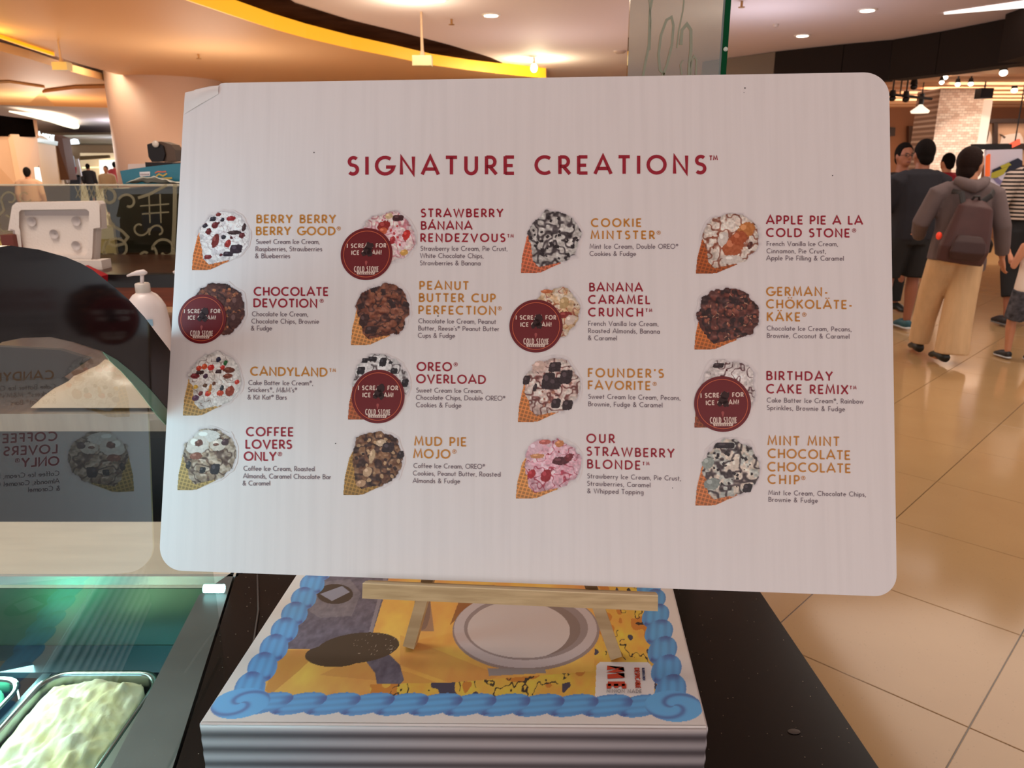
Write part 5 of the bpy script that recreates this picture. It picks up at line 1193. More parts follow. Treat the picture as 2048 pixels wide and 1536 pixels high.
cone_pic((1035, 715, 1159, 845), dict(cols=((222, 206, 196), (206, 176, 166), (96, 40, 36)), vein=.06, rel=140, waffle=(206, 120, 66), bits=[((70, 32, 30), 12, 2.2, 'st'), ((170, 110, 90), 14, 3, 'o')], at=[((50, 30, 34), 1110, 734, 12, 10), ((48, 28, 32), 1096, 762, 12, 17), ((48, 28, 32), 1109, 767, 13, 12), ((50, 30, 34), 1132, 754, 12, 14), ((50, 30, 34), 1053, 760, 7, 9), ((48, 28, 32), 1112, 807, 9, 10), ((48, 28, 32), 1135, 810, 10, 10), ((50, 30, 34), 1070, 775, 4, 8), ((214, 180, 166), 1078, 732, 14, 10)]), 113)
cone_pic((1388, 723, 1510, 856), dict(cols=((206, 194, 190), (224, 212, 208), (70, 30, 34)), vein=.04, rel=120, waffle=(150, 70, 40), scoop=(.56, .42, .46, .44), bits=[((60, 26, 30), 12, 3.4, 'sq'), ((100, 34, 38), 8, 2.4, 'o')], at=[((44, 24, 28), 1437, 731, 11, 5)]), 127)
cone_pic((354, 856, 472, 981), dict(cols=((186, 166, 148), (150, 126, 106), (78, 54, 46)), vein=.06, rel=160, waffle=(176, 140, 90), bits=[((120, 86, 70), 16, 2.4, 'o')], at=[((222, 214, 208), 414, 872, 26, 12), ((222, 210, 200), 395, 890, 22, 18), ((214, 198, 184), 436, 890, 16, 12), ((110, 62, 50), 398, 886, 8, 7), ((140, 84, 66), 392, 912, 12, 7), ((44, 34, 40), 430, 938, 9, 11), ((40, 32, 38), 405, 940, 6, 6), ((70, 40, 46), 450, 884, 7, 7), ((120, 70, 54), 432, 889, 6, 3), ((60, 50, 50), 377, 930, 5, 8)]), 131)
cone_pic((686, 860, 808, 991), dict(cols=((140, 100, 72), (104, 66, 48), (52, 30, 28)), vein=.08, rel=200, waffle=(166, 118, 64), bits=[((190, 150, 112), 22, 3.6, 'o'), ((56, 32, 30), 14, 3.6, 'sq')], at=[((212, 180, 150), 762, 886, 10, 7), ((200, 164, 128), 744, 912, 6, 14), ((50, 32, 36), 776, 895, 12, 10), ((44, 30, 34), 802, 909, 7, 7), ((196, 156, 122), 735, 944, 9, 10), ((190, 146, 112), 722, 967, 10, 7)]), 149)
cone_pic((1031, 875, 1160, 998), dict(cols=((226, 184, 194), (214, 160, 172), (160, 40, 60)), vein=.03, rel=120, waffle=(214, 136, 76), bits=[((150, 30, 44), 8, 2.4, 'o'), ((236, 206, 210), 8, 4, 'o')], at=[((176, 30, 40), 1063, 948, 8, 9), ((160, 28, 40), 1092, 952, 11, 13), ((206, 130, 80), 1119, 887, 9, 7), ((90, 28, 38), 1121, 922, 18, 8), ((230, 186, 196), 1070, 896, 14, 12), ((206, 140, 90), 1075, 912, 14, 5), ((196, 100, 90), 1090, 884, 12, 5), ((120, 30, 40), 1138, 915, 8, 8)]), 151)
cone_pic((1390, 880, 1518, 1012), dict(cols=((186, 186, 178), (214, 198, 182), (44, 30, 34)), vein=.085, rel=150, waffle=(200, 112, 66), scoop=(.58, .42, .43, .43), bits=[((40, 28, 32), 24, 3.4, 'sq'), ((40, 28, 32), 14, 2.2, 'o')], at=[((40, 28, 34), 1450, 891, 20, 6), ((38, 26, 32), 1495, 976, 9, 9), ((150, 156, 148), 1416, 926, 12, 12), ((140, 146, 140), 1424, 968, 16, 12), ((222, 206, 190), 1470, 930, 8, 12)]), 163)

# ---- round stickers
SRD = mat('sticker_red', (112, 14, 22), .40); SOR = mat('sticker_orange', (214, 100, 62), .4); SWH = mat('sticker_cream', (232, 204, 190), .45); SDK = mat('sticker_stain', (52, 18, 18), .6)
stl = [((733, 508), 52, 0, 'dark red round sticker over the strawberry banana cone picture', 2), ((404, 638), 48, 0, 'dark red round sticker at the left edge of the board, below the berry cone', 5),
       ((1072, 652), 53.5, 0, 'dark red round sticker over the banana caramel cone picture', 1), ((756, 793), 53, 0, 'dark red round sticker in the third row, above the mud pie cone picture', 3), ((1445, 808), 57, -.03, 'largest dark red round sticker, over the birthday cake cone picture', 4)]
for (cx, cy), r_, rot, lbl, sd in stl:
    c0 = PS(cx, cy, .0008); e1 = PS(cx + r_, cy, .0008) - c0; e2 = PS(cx, cy + r_, .0008) - c0
    RX_ = e1.length; xd = SA; yd = SB
    # keep the sticker a true circle in the board plane, radius from the measured width
    t = thing('round_sticker', lbl, 'sticker', 'round red stickers on the menu board', c0)
    Mi = Matrix.Translation(-c0)
    def sp3(x, y, off=0):   # sticker units (1 = radius)
        ca, sa = math.cos(rot), math.sin(rot); return (xd * ((x * ca - y * sa) * RX_) + yd * ((x * sa + y * ca) * RX_)) - SN * off
    prism('paper_disc', [sp3(math.cos(a_ * math.pi / 36), math.sin(a_ * math.pi / 36)) for a_ in range(72)], SN * .0003, SRD, t)
    def ST(off): return Text(lambda x, y: sp3(x, y, off))
    T = ST(.00012); T.strip(arc(0, 0, .885, .885, 0, 360, 64), .022); T.build('ring_line', SOR, t)
    T = ST(.00012); T.line('I SCREAM FOR', -.76, -.235, .74, -.255, .155, .038, xs=.92); T.line('ICE CREAM!', -.58, .03, .57, .01, .155, .038, xs=.92)
    T.build('lettering', SWH, t)
    T = ST(.00024); rn = random.Random(sd)
    for bx_, by_, br_ in ((.10, -.30, .17), (.02, -.12, .16), (.12, -.02, .13), (-.10, .0, .10)):
        T.poly([(bx_ + br_ * math.cos(a_ * math.pi / 9) * rn.uniform(.7, 1.15), by_ + br_ * math.sin(a_ * math.pi / 9) * rn.uniform(.7, 1.15)) for a_ in range(18)])
    T.build('dark_stain', SDK, t)
    T = ST(.00012); T.poly(arc(0, .32, .05, .06, 180, 360, 8) + [(.04, .36), (0, .48), (-.04, .36)]); T.build('cone_mark', mat('sticker_pinkish', (170, 76, 72), .45), t)
    T = ST(.00012); T.poly([(-.36, .70), (.36, .70), (.33, .79), (-.33, .79)]); T.strip([(-.44, .685), (.46, .685)], .02); T.build('logo_banner', SWH, t)
    T = ST(.00012); T.line('COLD STONE', -.45, .675, .48, .675, .20, .034, xs=.42); T.build('logo_lettering', SWH, t)
    T = ST(.0002); T.line('CREAMERY', -.28, .78, .28, .78, .055, .014, xs=.9); T.build('banner_lettering', SRD, t)

# ================================================================== HANGING GLASS WITH GREEN EDGE
hg = thing('glass_screen', 'upright glass screen with green edge and frosted scrolls above the board top', 'glass screen')
HY = 1.10
xa, xb, xc = PY(1258, 75, HY).x, PY(1446, 75, HY).x, PY(1457, 75, HY).x
box('pane', (xa, HY, ZR + .001), (xb, HY + .010, H + .62), glass('screen_glass', (.74, .72, .60), ior=1.9), hg)
box('green_edge', (xb, HY - .001, ZR + .001), (xc, HY + .011, H + .62), mat('edge_green', (8, 74, 42), .5, spec=.05), hg)
fr2 = mat('frosted_gray', (150, 150, 128), .5)
def scr2(pts, w_):
    T = Text(lambda x, y: PY(x, y, HY - .0012)); T.strip(pts, w_); T.build('frosted_scroll', fr2, hg)
scr2([(1312, -40), (1300, 20), (1298, 90), (1290, 130), (1283, 170)], 5); scr2([(1296, -20), (1302, 40), (1300, 100)], 2.5)
scr2([(1330, 150), (1320, 140), (1317, 110), (1322, 70), (1333, 40), (1343, 34), (1347, 50), (1344, 90), (1334, 130), (1322, 160)], 5)
scr2([(1372, -40), (1366, 20), (1358, 60), (1354, 96)], 3); scr2([(1362, 90), (1364, 60), (1374, 48), (1382, 60), (1382, 100), (1378, 140), (1380, 170)], 6)
scr2([(1382, 150), (1383, 125), (1388, 112), (1393, 120), (1392, 150)], 3.5); scr2([(1364, 150), (1361, 130), (1366, 120)], 3)
c = PY(1450, 99, HY); bm = bmesh.new(); bmesh.ops.create_icosphere(bm, subdivisions=2, radius=.003, matrix=Matrix.Translation((c.x, HY - .003, c.z))); bmobj('clip', bm, mat('clip_pale', (210, 220, 210), .3), hg)

# ================================================================== PEOPLE
skin = mat('skin', (196, 132, 98), .55); skin_d = mat('skin_dark', (150, 92, 66), .55); hairm = mat('black_hair', (20, 14, 12), .8, spec=.1, bump=.4, nscale=80, stretch=(1, 1, 6))  # skin_d is a darker skin tone for some of the people
brownhair = mat('dark_brown_hair', (34, 20, 16), .8, spec=.15, bump=.4, nscale=80)
def remesh(o, vox, smooth_it=4):
    md = o.modifiers.new('r', 'REMESH'); md.mode = 'VOXEL'; md.voxel_size = vox; md.use_smooth_shade = True
    sm = o.modifiers.new('s', 'SMOOTH'); sm.iterations = smooth_it; sm.factor = .5
    return o
def figure(name_label, cat, base, face_deg, S, skinm, J, hair=None, vox=.010, faceon=False, glasses=False, hands=True):
    """J: joints in a body frame of a 1.7 m person. x = right of the viewer when face_deg 0 (facing away), y = forward"""
    t = thing('person', name_label, cat, None, base); t.rotation_euler = (0, 0, math.radians(face_deg)); t.scale = (S, S, S)
    bm = bmesh.new()
    hx, hy, hz = J.get('head', (0, 0, 1.58))
    tn = math.radians(J.get('turn', 0)); RT = Matrix.Rotation(tn, 4, 'Z')
    def ht(dx, dy, dz):
        v = RT @ Vector((dx, dy, dz)); return (hx + v.x, hy + v.y, hz + v.z)
    add_ell(bm, ht(0, 0, 0), (.075, .092, .115), 18, RT); add_ell(bm, ht(0, .035, -.055), (.052, .055, .058), 14, RT)
    add_ell(bm, ht(0, .098, -.015), (.013, .020, .022), 8, RT)
    for s in (-1, 1): add_ell(bm, ht(s * .077, -.002, -.01), (.012, .020, .032), 8, RT)
    add_tube(bm, [(hx * .6, hy * .5 - .01, 1.40), (hx * .9, hy * .8, hz - .06)], [.062, .055], 12)
    add_tube(bm, [(0, -.01, 1.44), (0, -.01, 1.40), (0, 0, 1.25), (0, 0, 1.05), (0, 0, .92), (0, 0, .86)], [(.07, .05), (.17, .085), (.16, .105), (.13, .095), (.155, .11), (.12, .09)], 16)
    for s, key in ((-1, 'l'), (1, 'r')):
        sh, el, wr, fdir = J['arm_' + key]
        add_tube(bm, [(s * .10, -.01, 1.39), sh, Vector(sh).lerp(Vector(el), .5), el, Vector(el).lerp(Vector(wr), .4), wr], [.045, .052, .045, .038, .036, .024], 10)
        if hands:
            w = Vector(wr); f_ = Vector(fdir).normalized(); sd = Vector((0, 1, 0)) - f_ * f_.y; sd.normalize(); nn = f_.cross(sd)
            add_tube(bm, [w, w + f_ * .04, w + f_ * .085], [(.022, .02), (.038, .016), (.040, .014)], 10, ref=tuple(nn))
            for q_, L_ in ((-.030, .055), (-.010, .070), (.010, .075), (.030, .068)):
                b_ = w + f_ * .08 + sd * q_; add_tube(bm, [b_, b_ + f_ * (L_ * .55), b_ + f_ * (L_ * .9) + nn * .02], [.0085, .008, .0065], 6)
            b_ = w + f_ * .03 + sd * .03; add_tube(bm, [b_, b_ + (f_ * .6 + sd * .7) * .04, b_ + (f_ * .9 + sd * .5) * .065], [.011, .010, .008], 6)
    for key in ('l', 'r'):
        hp, kn, an, toe = J['leg_' + key]
        add_tube(bm, [hp, Vector(hp).lerp(Vector(kn), .4), kn, Vector(kn).lerp(Vector(an), .3), Vector(kn).lerp(Vector(an), .7), an], [.082, .075, .052, .056, .042, .034], 12)
        a_ = Vector(an); tt = Vector(toe); add_tube(bm, [a_ + (a_ - tt).normalized() * .03 + Vector((0, 0, -.03)), a_ + Vector((0, 0, -.035)), a_.lerp(tt, .6) + Vector((0, 0, -.02)), tt], [.026, .036, .030, .018], 10)
    b = bmobj('body', bm, skinm, t); remesh(b, vox)
    if hair:
        bm = bmesh.new()
        if hair == 'short':
            add_ell(bm, (hx, hy - .014, hz + .026), (.085, .095, .108), 20); add_ell(bm, (hx, hy - .05, hz - .03), (.068, .05, .07), 14)
        elif hair == 'bob':
            add_ell(bm, (hx, hy - .020, hz + .022), (.092, .102, .112), 20); add_ell(bm, (hx, hy - .050, hz - .045), (.076, .058, .085), 16)
        ylim = .045 if not tn else .012
        for v in bm.verts:
            if v.co.y > hy + ylim and v.co.z < hz + .055: v.co.y = hy + ylim
            if tn: w_ = RT @ (v.co - Vector((hx, hy, hz))); v.co = w_ + Vector((hx, hy, hz))
        hb = bmobj('hair', bm, brownhair if hair == 'bob' else hairm, t); remesh(hb, vox * .9, 2)
    if faceon:
        for s in (-1, 1):
            bm = bmesh.new(); add_ell(bm, (hx + s * .030, hy + .084, hz + .004), (.011, .006, .006), 8); bmobj('eye', bm, mat('eye_dark', (30, 20, 18), .3), t, True)
        bm = bmesh.new(); add_ell(bm, (hx, hy + .088, hz - .062), (.022, .007, .006), 10); bmobj('mouth', bm, mat('lip', (120, 60, 52), .5), t, True)
        for s in (-1, 1):
            bm = bmesh.new(); add_ell(bm, (hx + s * .030, hy + .086, hz + .024), (.018, .006, .003), 8); bmobj('eyebrow', bm, hairm, t, True)
    if glasses:
        bm = bmesh.new()
        for s in (-1, 1): add_tube(bm, [(hx + s * .032 + .024 * math.cos(a_ * math.pi / 8), hy + .103, hz + .004 + .017 * math.sin(a_ * math.pi / 8)) for a_ in range(17)], .0025, 5)
        add_tube(bm, [(hx - .01, hy + .105, hz + .006), (hx + .01, hy + .105, hz + .006)], .0025, 5)
        for s in (-1, 1): add_tube(bm, [(hx + s * .056, hy + .10, hz + .006), (hx + s * .08, hy, hz + .004)], .002, 5)
        bmobj('glasses', bm, mat('glasses_black', (20, 16, 16), .3), t)
    return t
def cloth(t, name, parts, m, vox=.011, sm=4):
    bm = bmesh.new()
    for pts, rad in parts: add_tube(bm, pts, rad, 16)
    o = bmobj(name, bm, m, t); remesh(o, vox, sm); return o
def shoes(t, J, m, sole=None):
    for key in ('l', 'r'):
        hp, kn, an, toe = J['leg_' + key]; a_ = Vector(an); tt = Vector(toe); d = (tt - a_); d.z = 0; d.normalize(); low = tt.z - .018
        bm = bmesh.new()
        heel = a_ - d * .045; zc = lambda p, h: (p.x, p.y, h)
        dz = (a_.z - .085) - low if a_.z > .12 else 0
        add_tube(bm, [Vector((heel.x, heel.y, low + .045 + dz)), Vector((a_.x, a_.y, low + .050 + dz * .9)), Vector(a_.lerp(tt, .55)) * 1, Vector((tt.x, tt.y, low + .028)), Vector((tt.x, tt.y, low + .026)) + d * .03],
                 [(.030, .035), (.042, .045), (.043, .036), (.042, .026), (.025, .016)], 14, ref=(0, 0, 1))
        o = bmobj('shoe', bm, m, t, True)
        if sole:
            bm = bmesh.new(); add_tube(bm, [Vector((heel.x, heel.y, low + .012 + dz)) - d * .005, Vector((a_.x, a_.y, low + .010 + dz * .8)), Vector((tt.x, tt.y, low + .009)), Vector((tt.x, tt.y, low + .012)) + d * .034], [(.030, .010), (.043, .011), (.045, .010), (.022, .008)], 12, ref=(0, 0, 1))
            bmobj('sole', bm, sole, o, True)
def ground(px, py):
    p = PZ(px, py, 0); return Vector((p.x, p.y, 0))
def walkJ(l=.18, r=-.16, arms=None):
    J = {'leg_l': ((-.085, 0, .90), (-.09, l * .75 + .05, .50), (-.09, l, .10), (-.10, l + .16, .035)),
         'leg_r': ((.085, 0, .90), (.09, r * .25 + .04, .49), (.09, r - .02, .13), (.10, r + .12, .035)),
         'arm_l': ((-.195, -.01, 1.37), (-.25, -.04, 1.10), (-.26, .08, .86), (0, .15, -1)),
         'arm_r': ((.195, -.01, 1.37), (.25, -.05, 1.10), (.26, .06, .86), (0, .15, -1))}
    if arms: J.update(arms)
    return J
# --- woman in grey hooded jacket (facing away, left foot forward)
gw = ground(1886, 728)
J = walkJ(.30, -.06, {'head': (.02, .03, 1.57), 'turn': -62, 'arm_l': ((-.19, -.01, 1.36), (-.285, .02, 1.12), (-.22, .22, 1.00), (.3, 1, -.1)), 'arm_r': ((.19, -.01, 1.36), (.285, -.03, 1.10), (.36, .05, .86), (.3, .1, -1))})
J['leg_r'] = ((.085, 0, .90), (.06, -.02, .49), (-.0, -.06, .11), (-.02, .10, .035)); J['leg_l'] = ((-.085, 0, .90), (-.085, .18, .52), (-.075, .28, .10), (-.07, .43, .035))
S = .955
w1 = figure('person in grey hooded jacket, brown backpack and wide cream trousers walking away', 'person', gw + Vector((.0, .05, 0)), -8, S, skin, J, 'bob', .008)
grayj = mat('grey_jacket', (106, 90, 90), .85, noise=.15, nscale=6, bump=.35)
cloth(w1, 'jacket', [([(0, -.01, 1.455), (0, -.01, 1.41), (0, 0, 1.26), (0, 0, 1.08), (0, 0, .95), (0, 0, .84)], [(.08, .06), (.20, .10), (.195, .128), (.185, .135), (.205, .14), (.215, .145)]),
  ([(-.12, -.01, 1.39), (-.205, -.01, 1.35), (-.29, .02, 1.12), (-.26, .12, 1.05), (-.23, .19, 1.01)], [.06, .073, .066, .058, .050]),
  ([(.12, -.01, 1.39), (.205, -.01, 1.35), (.29, -.03, 1.10), (.33, .01, .96), (.352, .04, .89)], [.06, .073, .064, .056, .050]),
  ([(.10, .02, .9), (.16, .03, .80), (.20, .03, .74)], [.11, .09, .05])], grayj, .009)
cloth(w1, 'hood', [([(-.11, -.05, 1.45), (-.05, -.115, 1.42), (0, -.135, 1.40), (.05, -.115, 1.42), (.11, -.05, 1.45)], [.035, .045, .05, .045, .035])], grayj, .009)
cream_t = mat('cream_trousers', (214, 176, 132), .8, noise=.12, nscale=5, bump=.3, stretch=(4, 4, 1))
cloth(w1, 'trousers', [([(0, 0, .98), (0, 0, .90), (0, 0, .82)], [(.15, .11), (.175, .13), (.17, .13)]),
  ([(.085, 0, .90), (.09, 0, .80), (.08, -.01, .55), (.065, -.03, .32), (.06, -.05, .09)], [.10, .115, .115, .120, .128]),
  ([(-.085, 0, .90), (-.09, .03, .80), (-.09, .14, .55), (-.085, .22, .32), (-.08, .27, .12)], [.10, .108, .10, .090, .085])], cream_t, .009)
shoes(w1, J, mat('black_shoe', (26, 28, 24), .4))
# backpack, worn but a thing of its own
bp_ = thing('backpack', 'maroon brown backpack on the grey jacket with black straps', 'backpack', None, w1.location); bp_.rotation_euler = w1.rotation_euler; bp_.scale = w1.scale
brn = mat('maroon_nylon', (74, 40, 38), .6, noise=.15, nscale=9, bump=.3); blk2 = mat('strap_black', (26, 18, 18), .6)
cloth(bp_, 'bag', [([(-.0, -.20, 1.30), (-.01, -.23, 1.25), (-.03, -.24, 1.10), (-.055, -.25, .95), (-.07, -.24, .84)], [(.08, .03), (.13, .06), (.16, .08), (.185, .09), (.17, .06)])], brn, .009)
cloth(bp_, 'front_pocket', [([(-.05, -.315, 1.05), (-.055, -.335, 1.0), (-.06, -.34, .93), (-.065, -.32, .87)], [(.09, .02), (.12, .028), (.13, .03), (.11, .02)])], mat('maroon_nylon_dark', (56, 30, 29), .6), .008)
bm = bmesh.new(); add_tube(bm, [(-.145, -.12, 1.37), (-.11, -.20, 1.36), (-.10, -.235, 1.28)], [(.022, .008)] * 3, 8, ref=(0, 1, 0)); bmobj('shoulder_strap', bm, blk2, bp_)
bm = bmesh.new(); add_tube(bm, [(.15, -.11, 1.37), (.10, -.20, 1.34), (.02, -.22, 1.28)], [(.022, .008)] * 3, 8); bmobj('shoulder_strap', bm, blk2, bp_)
bm = bmesh.new(); add_tube(bm, [(-.05, -.22, 1.29), (-.03, -.24, 1.335), (.0, -.24, 1.335), (.02, -.22, 1.29)], .009, 8); bmobj('grab_handle', bm, blk2, bp_)
bm = bmesh.new(); add_tube(bm, [(.10, -.24, 1.05), (.16, -.20, .98), (.17, -.16, .92)], .012, 8); bmobj('side_strap', bm, blk2, bp_)
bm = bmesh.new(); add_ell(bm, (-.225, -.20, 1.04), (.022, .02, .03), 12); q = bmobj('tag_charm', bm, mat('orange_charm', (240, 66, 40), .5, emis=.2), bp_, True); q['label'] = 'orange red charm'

# --- man in navy shirt, seen from behind
gm = ground(1797, 660)
J = walkJ(.12, -.02, {'head': (.02, .02, 1.585)}); J['arm_r'] = ((.195, -.01, 1.37), (.22, .08, 1.10), (.12, .26, 1.0), (-.6, 1, 0)); J['arm_l'] = ((-.195, -.01, 1.37), (-.23, .08, 1.10), (-.12, .26, 1.0), (.6, 1, 0))
J['leg_l'] = ((-.09, 0, .90), (-.13, .06, .50), (-.155, .12, .10), (-.17, .27, .035)); J['leg_r'] = ((.09, 0, .90), (.07, 0, .50), (.055, -.02, .10), (.06, .13, .035))
S = 1.0
m1_ = figure('person with short black hair in a dark navy shirt and black shorts, back turned', 'person', gm, 6, S, skin_d, J, 'short', .009)
navys = mat('navy_shirt', (25, 23, 32), .85, bump=.3, nscale=8)
cloth(m1_, 'shirt', [([(0, -.01, 1.46), (0, -.01, 1.42), (0, 0, 1.26), (0, 0, 1.08), (0, 0, .95), (0, 0, .84)], [(.08, .06), (.215, .10), (.215, .13), (.20, .13), (.205, .135), (.205, .135)]),
  ([(-.12, -.01, 1.40), (-.215, -.01, 1.36), (-.24, .05, 1.18), (-.24, .09, 1.10)], [.06, .082, .078, .07]), ([(.12, -.01, 1.40), (.215, -.01, 1.36), (.23, .05, 1.18), (.22, .09, 1.10)], [.06, .082, .078, .07])], navys, .010)
cloth(m1_, 'shorts', [([(0, 0, .95), (0, 0, .86), (0, 0, .80)], [(.16, .12), (.18, .135), (.17, .13)]), ([(.09, 0, .88), (.08, 0, .68), (.075, 0, .50)], [.11, .11, .10]), ([(-.09, 0, .88), (-.12, .04, .68), (-.135, .06, .50)], [.11, .11, .10])], mat('black_shorts', (20, 18, 20), .8, bump=.3), .010)
shoes(m1_, J, mat('teal_shoe', (44, 92, 106), .5), mat('white_sole', (210, 214, 216), .5))

# --- man with glasses facing the viewer, partly behind the board
g3 = Vector((PY(1804, 330, 8.1).x, 8.1, 0))
J = walkJ(.05, -.02, {'head': (0, .02, 1.60)})
m3_ = figure('person with glasses and cropped hair facing the camera at the right board edge', 'person', g3, 186, .99, skin_d, J, 'short', .009, True, True)
cloth(m3_, 'dark_top', [([(0, -.01, 1.44), (0, -.01, 1.41), (0, 0, 1.26), (0, 0, 1.08), (0, 0, .92)], [(.08, .06), (.20, .10), (.20, .125), (.18, .125), (.19, .13)]), ([(-.12, -.01, 1.40), (-.21, -.01, 1.35), (-.25, -.04, 1.1), (-.26, .05, .92)], [.06, .075, .06, .045]), ([(.12, -.01, 1.40), (.21, -.01, 1.35), (.25, -.04, 1.1), (.26, .05, .92)], [.06, .075, .06, .045])], mat('black_top', (24, 16, 16), .8), .011)
cloth(m3_, 'trousers', [([(0, 0, .97), (0, 0, .86), (0, 0, .80)], [(.15, .11), (.17, .125), (.16, .12)]), ([(.085, 0, .88), (.09, .03, .5), (.09, -.02, .12)], [.10, .075, .058]), ([(-.085, 0, .88), (-.09, .06, .5), (-.09, .05, .12)], [.10, .075, .058])], mat('black_trousers', (18, 16, 18), .8), .011)
shoes(m3_, J, mat('black_shoe', (26, 28, 24), .4))

# --- person in red shirt further off
g4 = Vector((PY(1894, 330, 10.8).x, 10.8, 0))
J = walkJ(.05, -.05)
m4_ = figure('person in a plain red shirt standing further off before the brick column', 'person', g4, 20, .97, skin, J, 'short', .012)
cloth(m4_, 'red_shirt', [([(0, -.01, 1.45), (0, -.01, 1.41), (0, 0, 1.26), (0, 0, 1.08), (0, 0, .92)], [(.08, .06), (.205, .10), (.21, .13), (.20, .13), (.20, .13)]), ([(-.12, -.01, 1.40), (-.21, -.01, 1.35), (-.24, -.04, 1.12)], [.06, .08, .075]), ([(.12, -.01, 1.40), (.21, -.01, 1.35), (.24, -.04, 1.12)], [.06, .08, .075])], mat('red_shirt', (170, 22, 44), .8), .014)
cloth(m4_, 'trousers', [([(0, 0, .97), (0, 0, .86), (0, 0, .80)], [(.15, .11), (.17, .125), (.16, .12)]), ([(.085, 0, .88), (.09, .03, .5), (.09, -.02, .12)], [.10, .075, .058]), ([(-.085, 0, .88), (-.09, .06, .5), (-.09, .05, .12)], [.10, .075, .058])], mat('black_trousers', (18, 16, 18), .8), .014)

# --- person in black and white striped shirt at the right edge
g5 = ground(2040, 650)
J = walkJ(.08, -.02, {'head': (.03, .02, 1.60)}); J['leg_l'] = ((-.09, 0, .90), (-.10, -.02, .50), (-.11, -.10, .10), (-.12, .06, .035))
J['arm_l'] = ((-.195, -.01, 1.37), (-.29, 0, 1.12), (-.27, .15, .93), (0, .6, -.8))
m5_ = figure('person in black and white striped top and black trousers at the right edge', 'person', g5 + Vector((-.09, 0, 0)), 0, 1.02, skin_d, J, 'short', .009)
strm = bpy.data.materials.new('stripe_knit'); strm.use_nodes = True; nt = strm.node_tree; pb = nt.nodes['Principled BSDF']; tc = nt.nodes.new('ShaderNodeTexCoord'); sp_ = nt.nodes.new('ShaderNodeSeparateXYZ'); nt.links.new(tc.outputs['Object'], sp_.inputs[0])
ma = nt.nodes.new('ShaderNodeMath'); ma.operation = 'MULTIPLY'; ma.inputs[1].default_value = 2 * math.pi / .034; mb_ = nt.nodes.new('ShaderNodeMath'); mb_.operation = 'SINE'; mc = nt.nodes.new('ShaderNodeMath'); mc.operation = 'GREATER_THAN'; mc.inputs[1].default_value = 0
nt.links.new(sp_.outputs[2], ma.inputs[0]); nt.links.new(ma.outputs[0], mb_.inputs[0]); nt.links.new(mb_.outputs[0], mc.inputs[0])
mx = nt.nodes.new('ShaderNodeMix'); mx.data_type = 'RGBA'; mx.inputs[6].default_value = lin((28, 20, 22)) + (1,); mx.inputs[7].default_value = lin((206, 186, 172)) + (1,); nt.links.new(mc.outputs[0], mx.inputs[0]); nt.links.new(mx.outputs[2], pb.inputs['Base Color']); pb.inputs['Roughness'].default_value = .85
cloth(m5_, 'striped_top', [([(0, -.01, 1.46), (0, -.01, 1.42), (0, 0, 1.26), (0, 0, 1.08), (0, 0, .98)], [(.08, .06), (.21, .10), (.205, .13), (.20, .13), (.205, .135)]), ([(-.12, -.01, 1.40), (-.215, -.01, 1.36), (-.285, 0, 1.14), (-.28, .07, 1.03)], [.06, .078, .068, .055]), ([(.12, -.01, 1.40), (.215, -.01, 1.36), (.25, 0, 1.14), (.26, .07, 1.03)], [.06, .078, .068, .055])], strm, .009)
cloth(m5_, 'trousers', [([(0, 0, 1.0), (0, 0, .88), (0, 0, .82)], [(.16, .12), (.18, .13), (.17, .13)]), ([(.085, 0, .88), (.09, .03, .5), (.09, -.02, .2)], [.11, .085, .07]), ([(-.09, 0, .88), (-.10, -.02, .5), (-.11, -.08, .28)], [.11, .088, .07])], mat('black_trousers', (18, 16, 18), .8), .010)
shoes(m5_, J, mat('dark_sneaker', (40, 38, 42), .5), mat('grey_sole', (120, 116, 112), .5))
b5 = thing('sling_bag', 'black bag worn on the back of the striped top', 'bag', None, m5_.location); b5.scale = m5_.scale
cloth(b5, 'bag', [([(.04, -.24, 1.32), (.04, -.27, 1.24), (.05, -.28, 1.05), (.05, -.26, .95)], [(.09, .04), (.13, .06), (.14, .075), (.12, .05)])], mat('bag_black', (20, 14, 18), .6), .010)
bm = bmesh.new(); add_tube(bm, [(-.16, -.05, 1.44), (-.12, -.13, 1.38), (-.02, -.20, 1.30)], [(.02, .008)] * 3, 8); bmobj('strap', bm, blk2, b5)

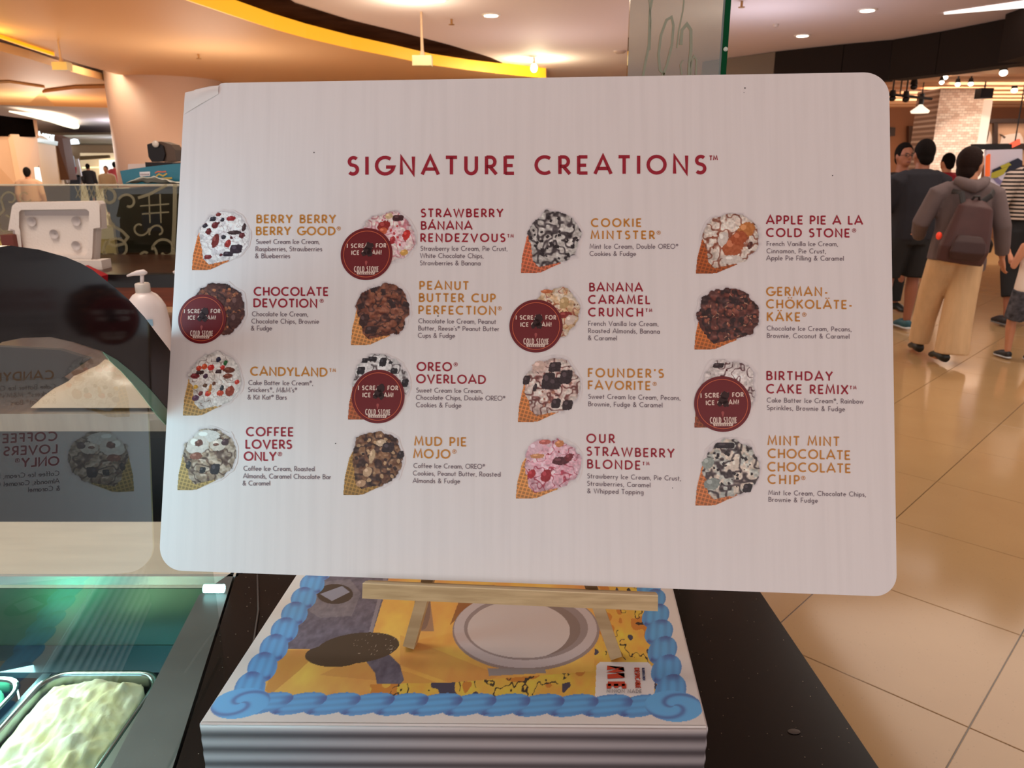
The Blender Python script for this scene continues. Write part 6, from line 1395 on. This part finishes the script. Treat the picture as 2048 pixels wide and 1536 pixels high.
# --- child in white tank top, lower right
g6 = ground(2038, 722)
J = walkJ(.10, -.10, {'head': (0, .02, 1.56)}); J['arm_l'] = ((-.19, -.01, 1.36), (-.27, .02, 1.12), (-.20, .20, 1.25), (0, .6, .6))
m6_ = figure('child in white sleeveless top and dark shorts at the lower right edge', 'person', g6, 4, .66, skin, J, 'short', .012)
cloth(m6_, 'tank_top', [([(0, -.01, 1.44), (0, -.01, 1.40), (0, 0, 1.26), (0, 0, 1.06), (0, 0, .92), (0, 0, .84)], [(.09, .07), (.155, .10), (.18, .13), (.185, .135), (.20, .145), (.205, .15)])], mat('white_tank', (236, 218, 204), .8, bump=.2), .014)
cloth(m6_, 'shorts', [([(0, 0, .92), (0, 0, .84), (0, 0, .78)], [(.16, .12), (.19, .14), (.18, .14)]), ([(.09, 0, .86), (.09, .03, .62), (.09, .03, .50)], [.12, .12, .115]), ([(-.09, 0, .86), (-.09, .05, .62), (-.09, .08, .50)], [.12, .12, .115])], mat('dark_shorts', (28, 28, 38), .7, noise=.8, nscale=14, c2=(90, 90, 100)), .014)
shoes(m6_, J, mat('black_white_sneaker', (40, 36, 38), .5), mat('white_sole', (210, 214, 216), .5))

# --- tiny people at the far left, seen over the partition
def tiny(px, Y, lbl, shirt, deg=0, S=1.0):
    p = PY(px, 350, Y); J = walkJ(.05, -.05)
    t = figure(lbl, 'person', Vector((p.x, Y, 0)), deg, S, skin, J, 'short', .02, hands=False)
    cloth(t, 'shirt', [([(0, -.01, 1.45), (0, -.01, 1.41), (0, 0, 1.26), (0, 0, 1.08), (0, 0, .92)], [(.08, .06), (.205, .10), (.21, .13), (.19, .13), (.19, .13)]), ([(-.12, -.01, 1.40), (-.21, -.01, 1.35), (-.25, -.04, 1.1), (-.26, .05, .92)], [.06, .078, .065, .05]), ([(.12, -.01, 1.40), (.21, -.01, 1.35), (.25, -.04, 1.1), (.26, .05, .92)], [.06, .078, .065, .05])], shirt, .022)
    cloth(t, 'trousers', [([(0, 0, .97), (0, 0, .86), (0, 0, .80)], [(.15, .11), (.17, .125), (.16, .12)]), ([(.085, 0, .88), (.09, .03, .5), (.09, -.02, .1)], [.10, .075, .058]), ([(-.085, 0, .88), (-.09, .06, .5), (-.09, .05, .1)], [.10, .075, .058])], mat('black_trousers', (18, 16, 18), .8), .022)
tiny(55, 16, 'distant person with dark hair before the beige shop wall', mat('tan_shirt', (190, 150, 120), .8), 20, .86)
tiny(213, 25, 'distant person facing over the glass partition near the pillar', mat('khaki_shirt', (190, 160, 126), .8), 190, .88)
tiny(146, 30, 'distant person in white beside the poster stand', mat('white_shirt_far', (226, 214, 208), .8), 10, .95)
tiny(178, 30, 'distant person in black in the middle of the far left gap', mat('black_shirt_far', (40, 34, 34), .8), 0, .93)
tiny(232, 30, 'distant person in red next to the pillar edge', mat('red_shirt_far', (180, 60, 60), .8), 0, .97)
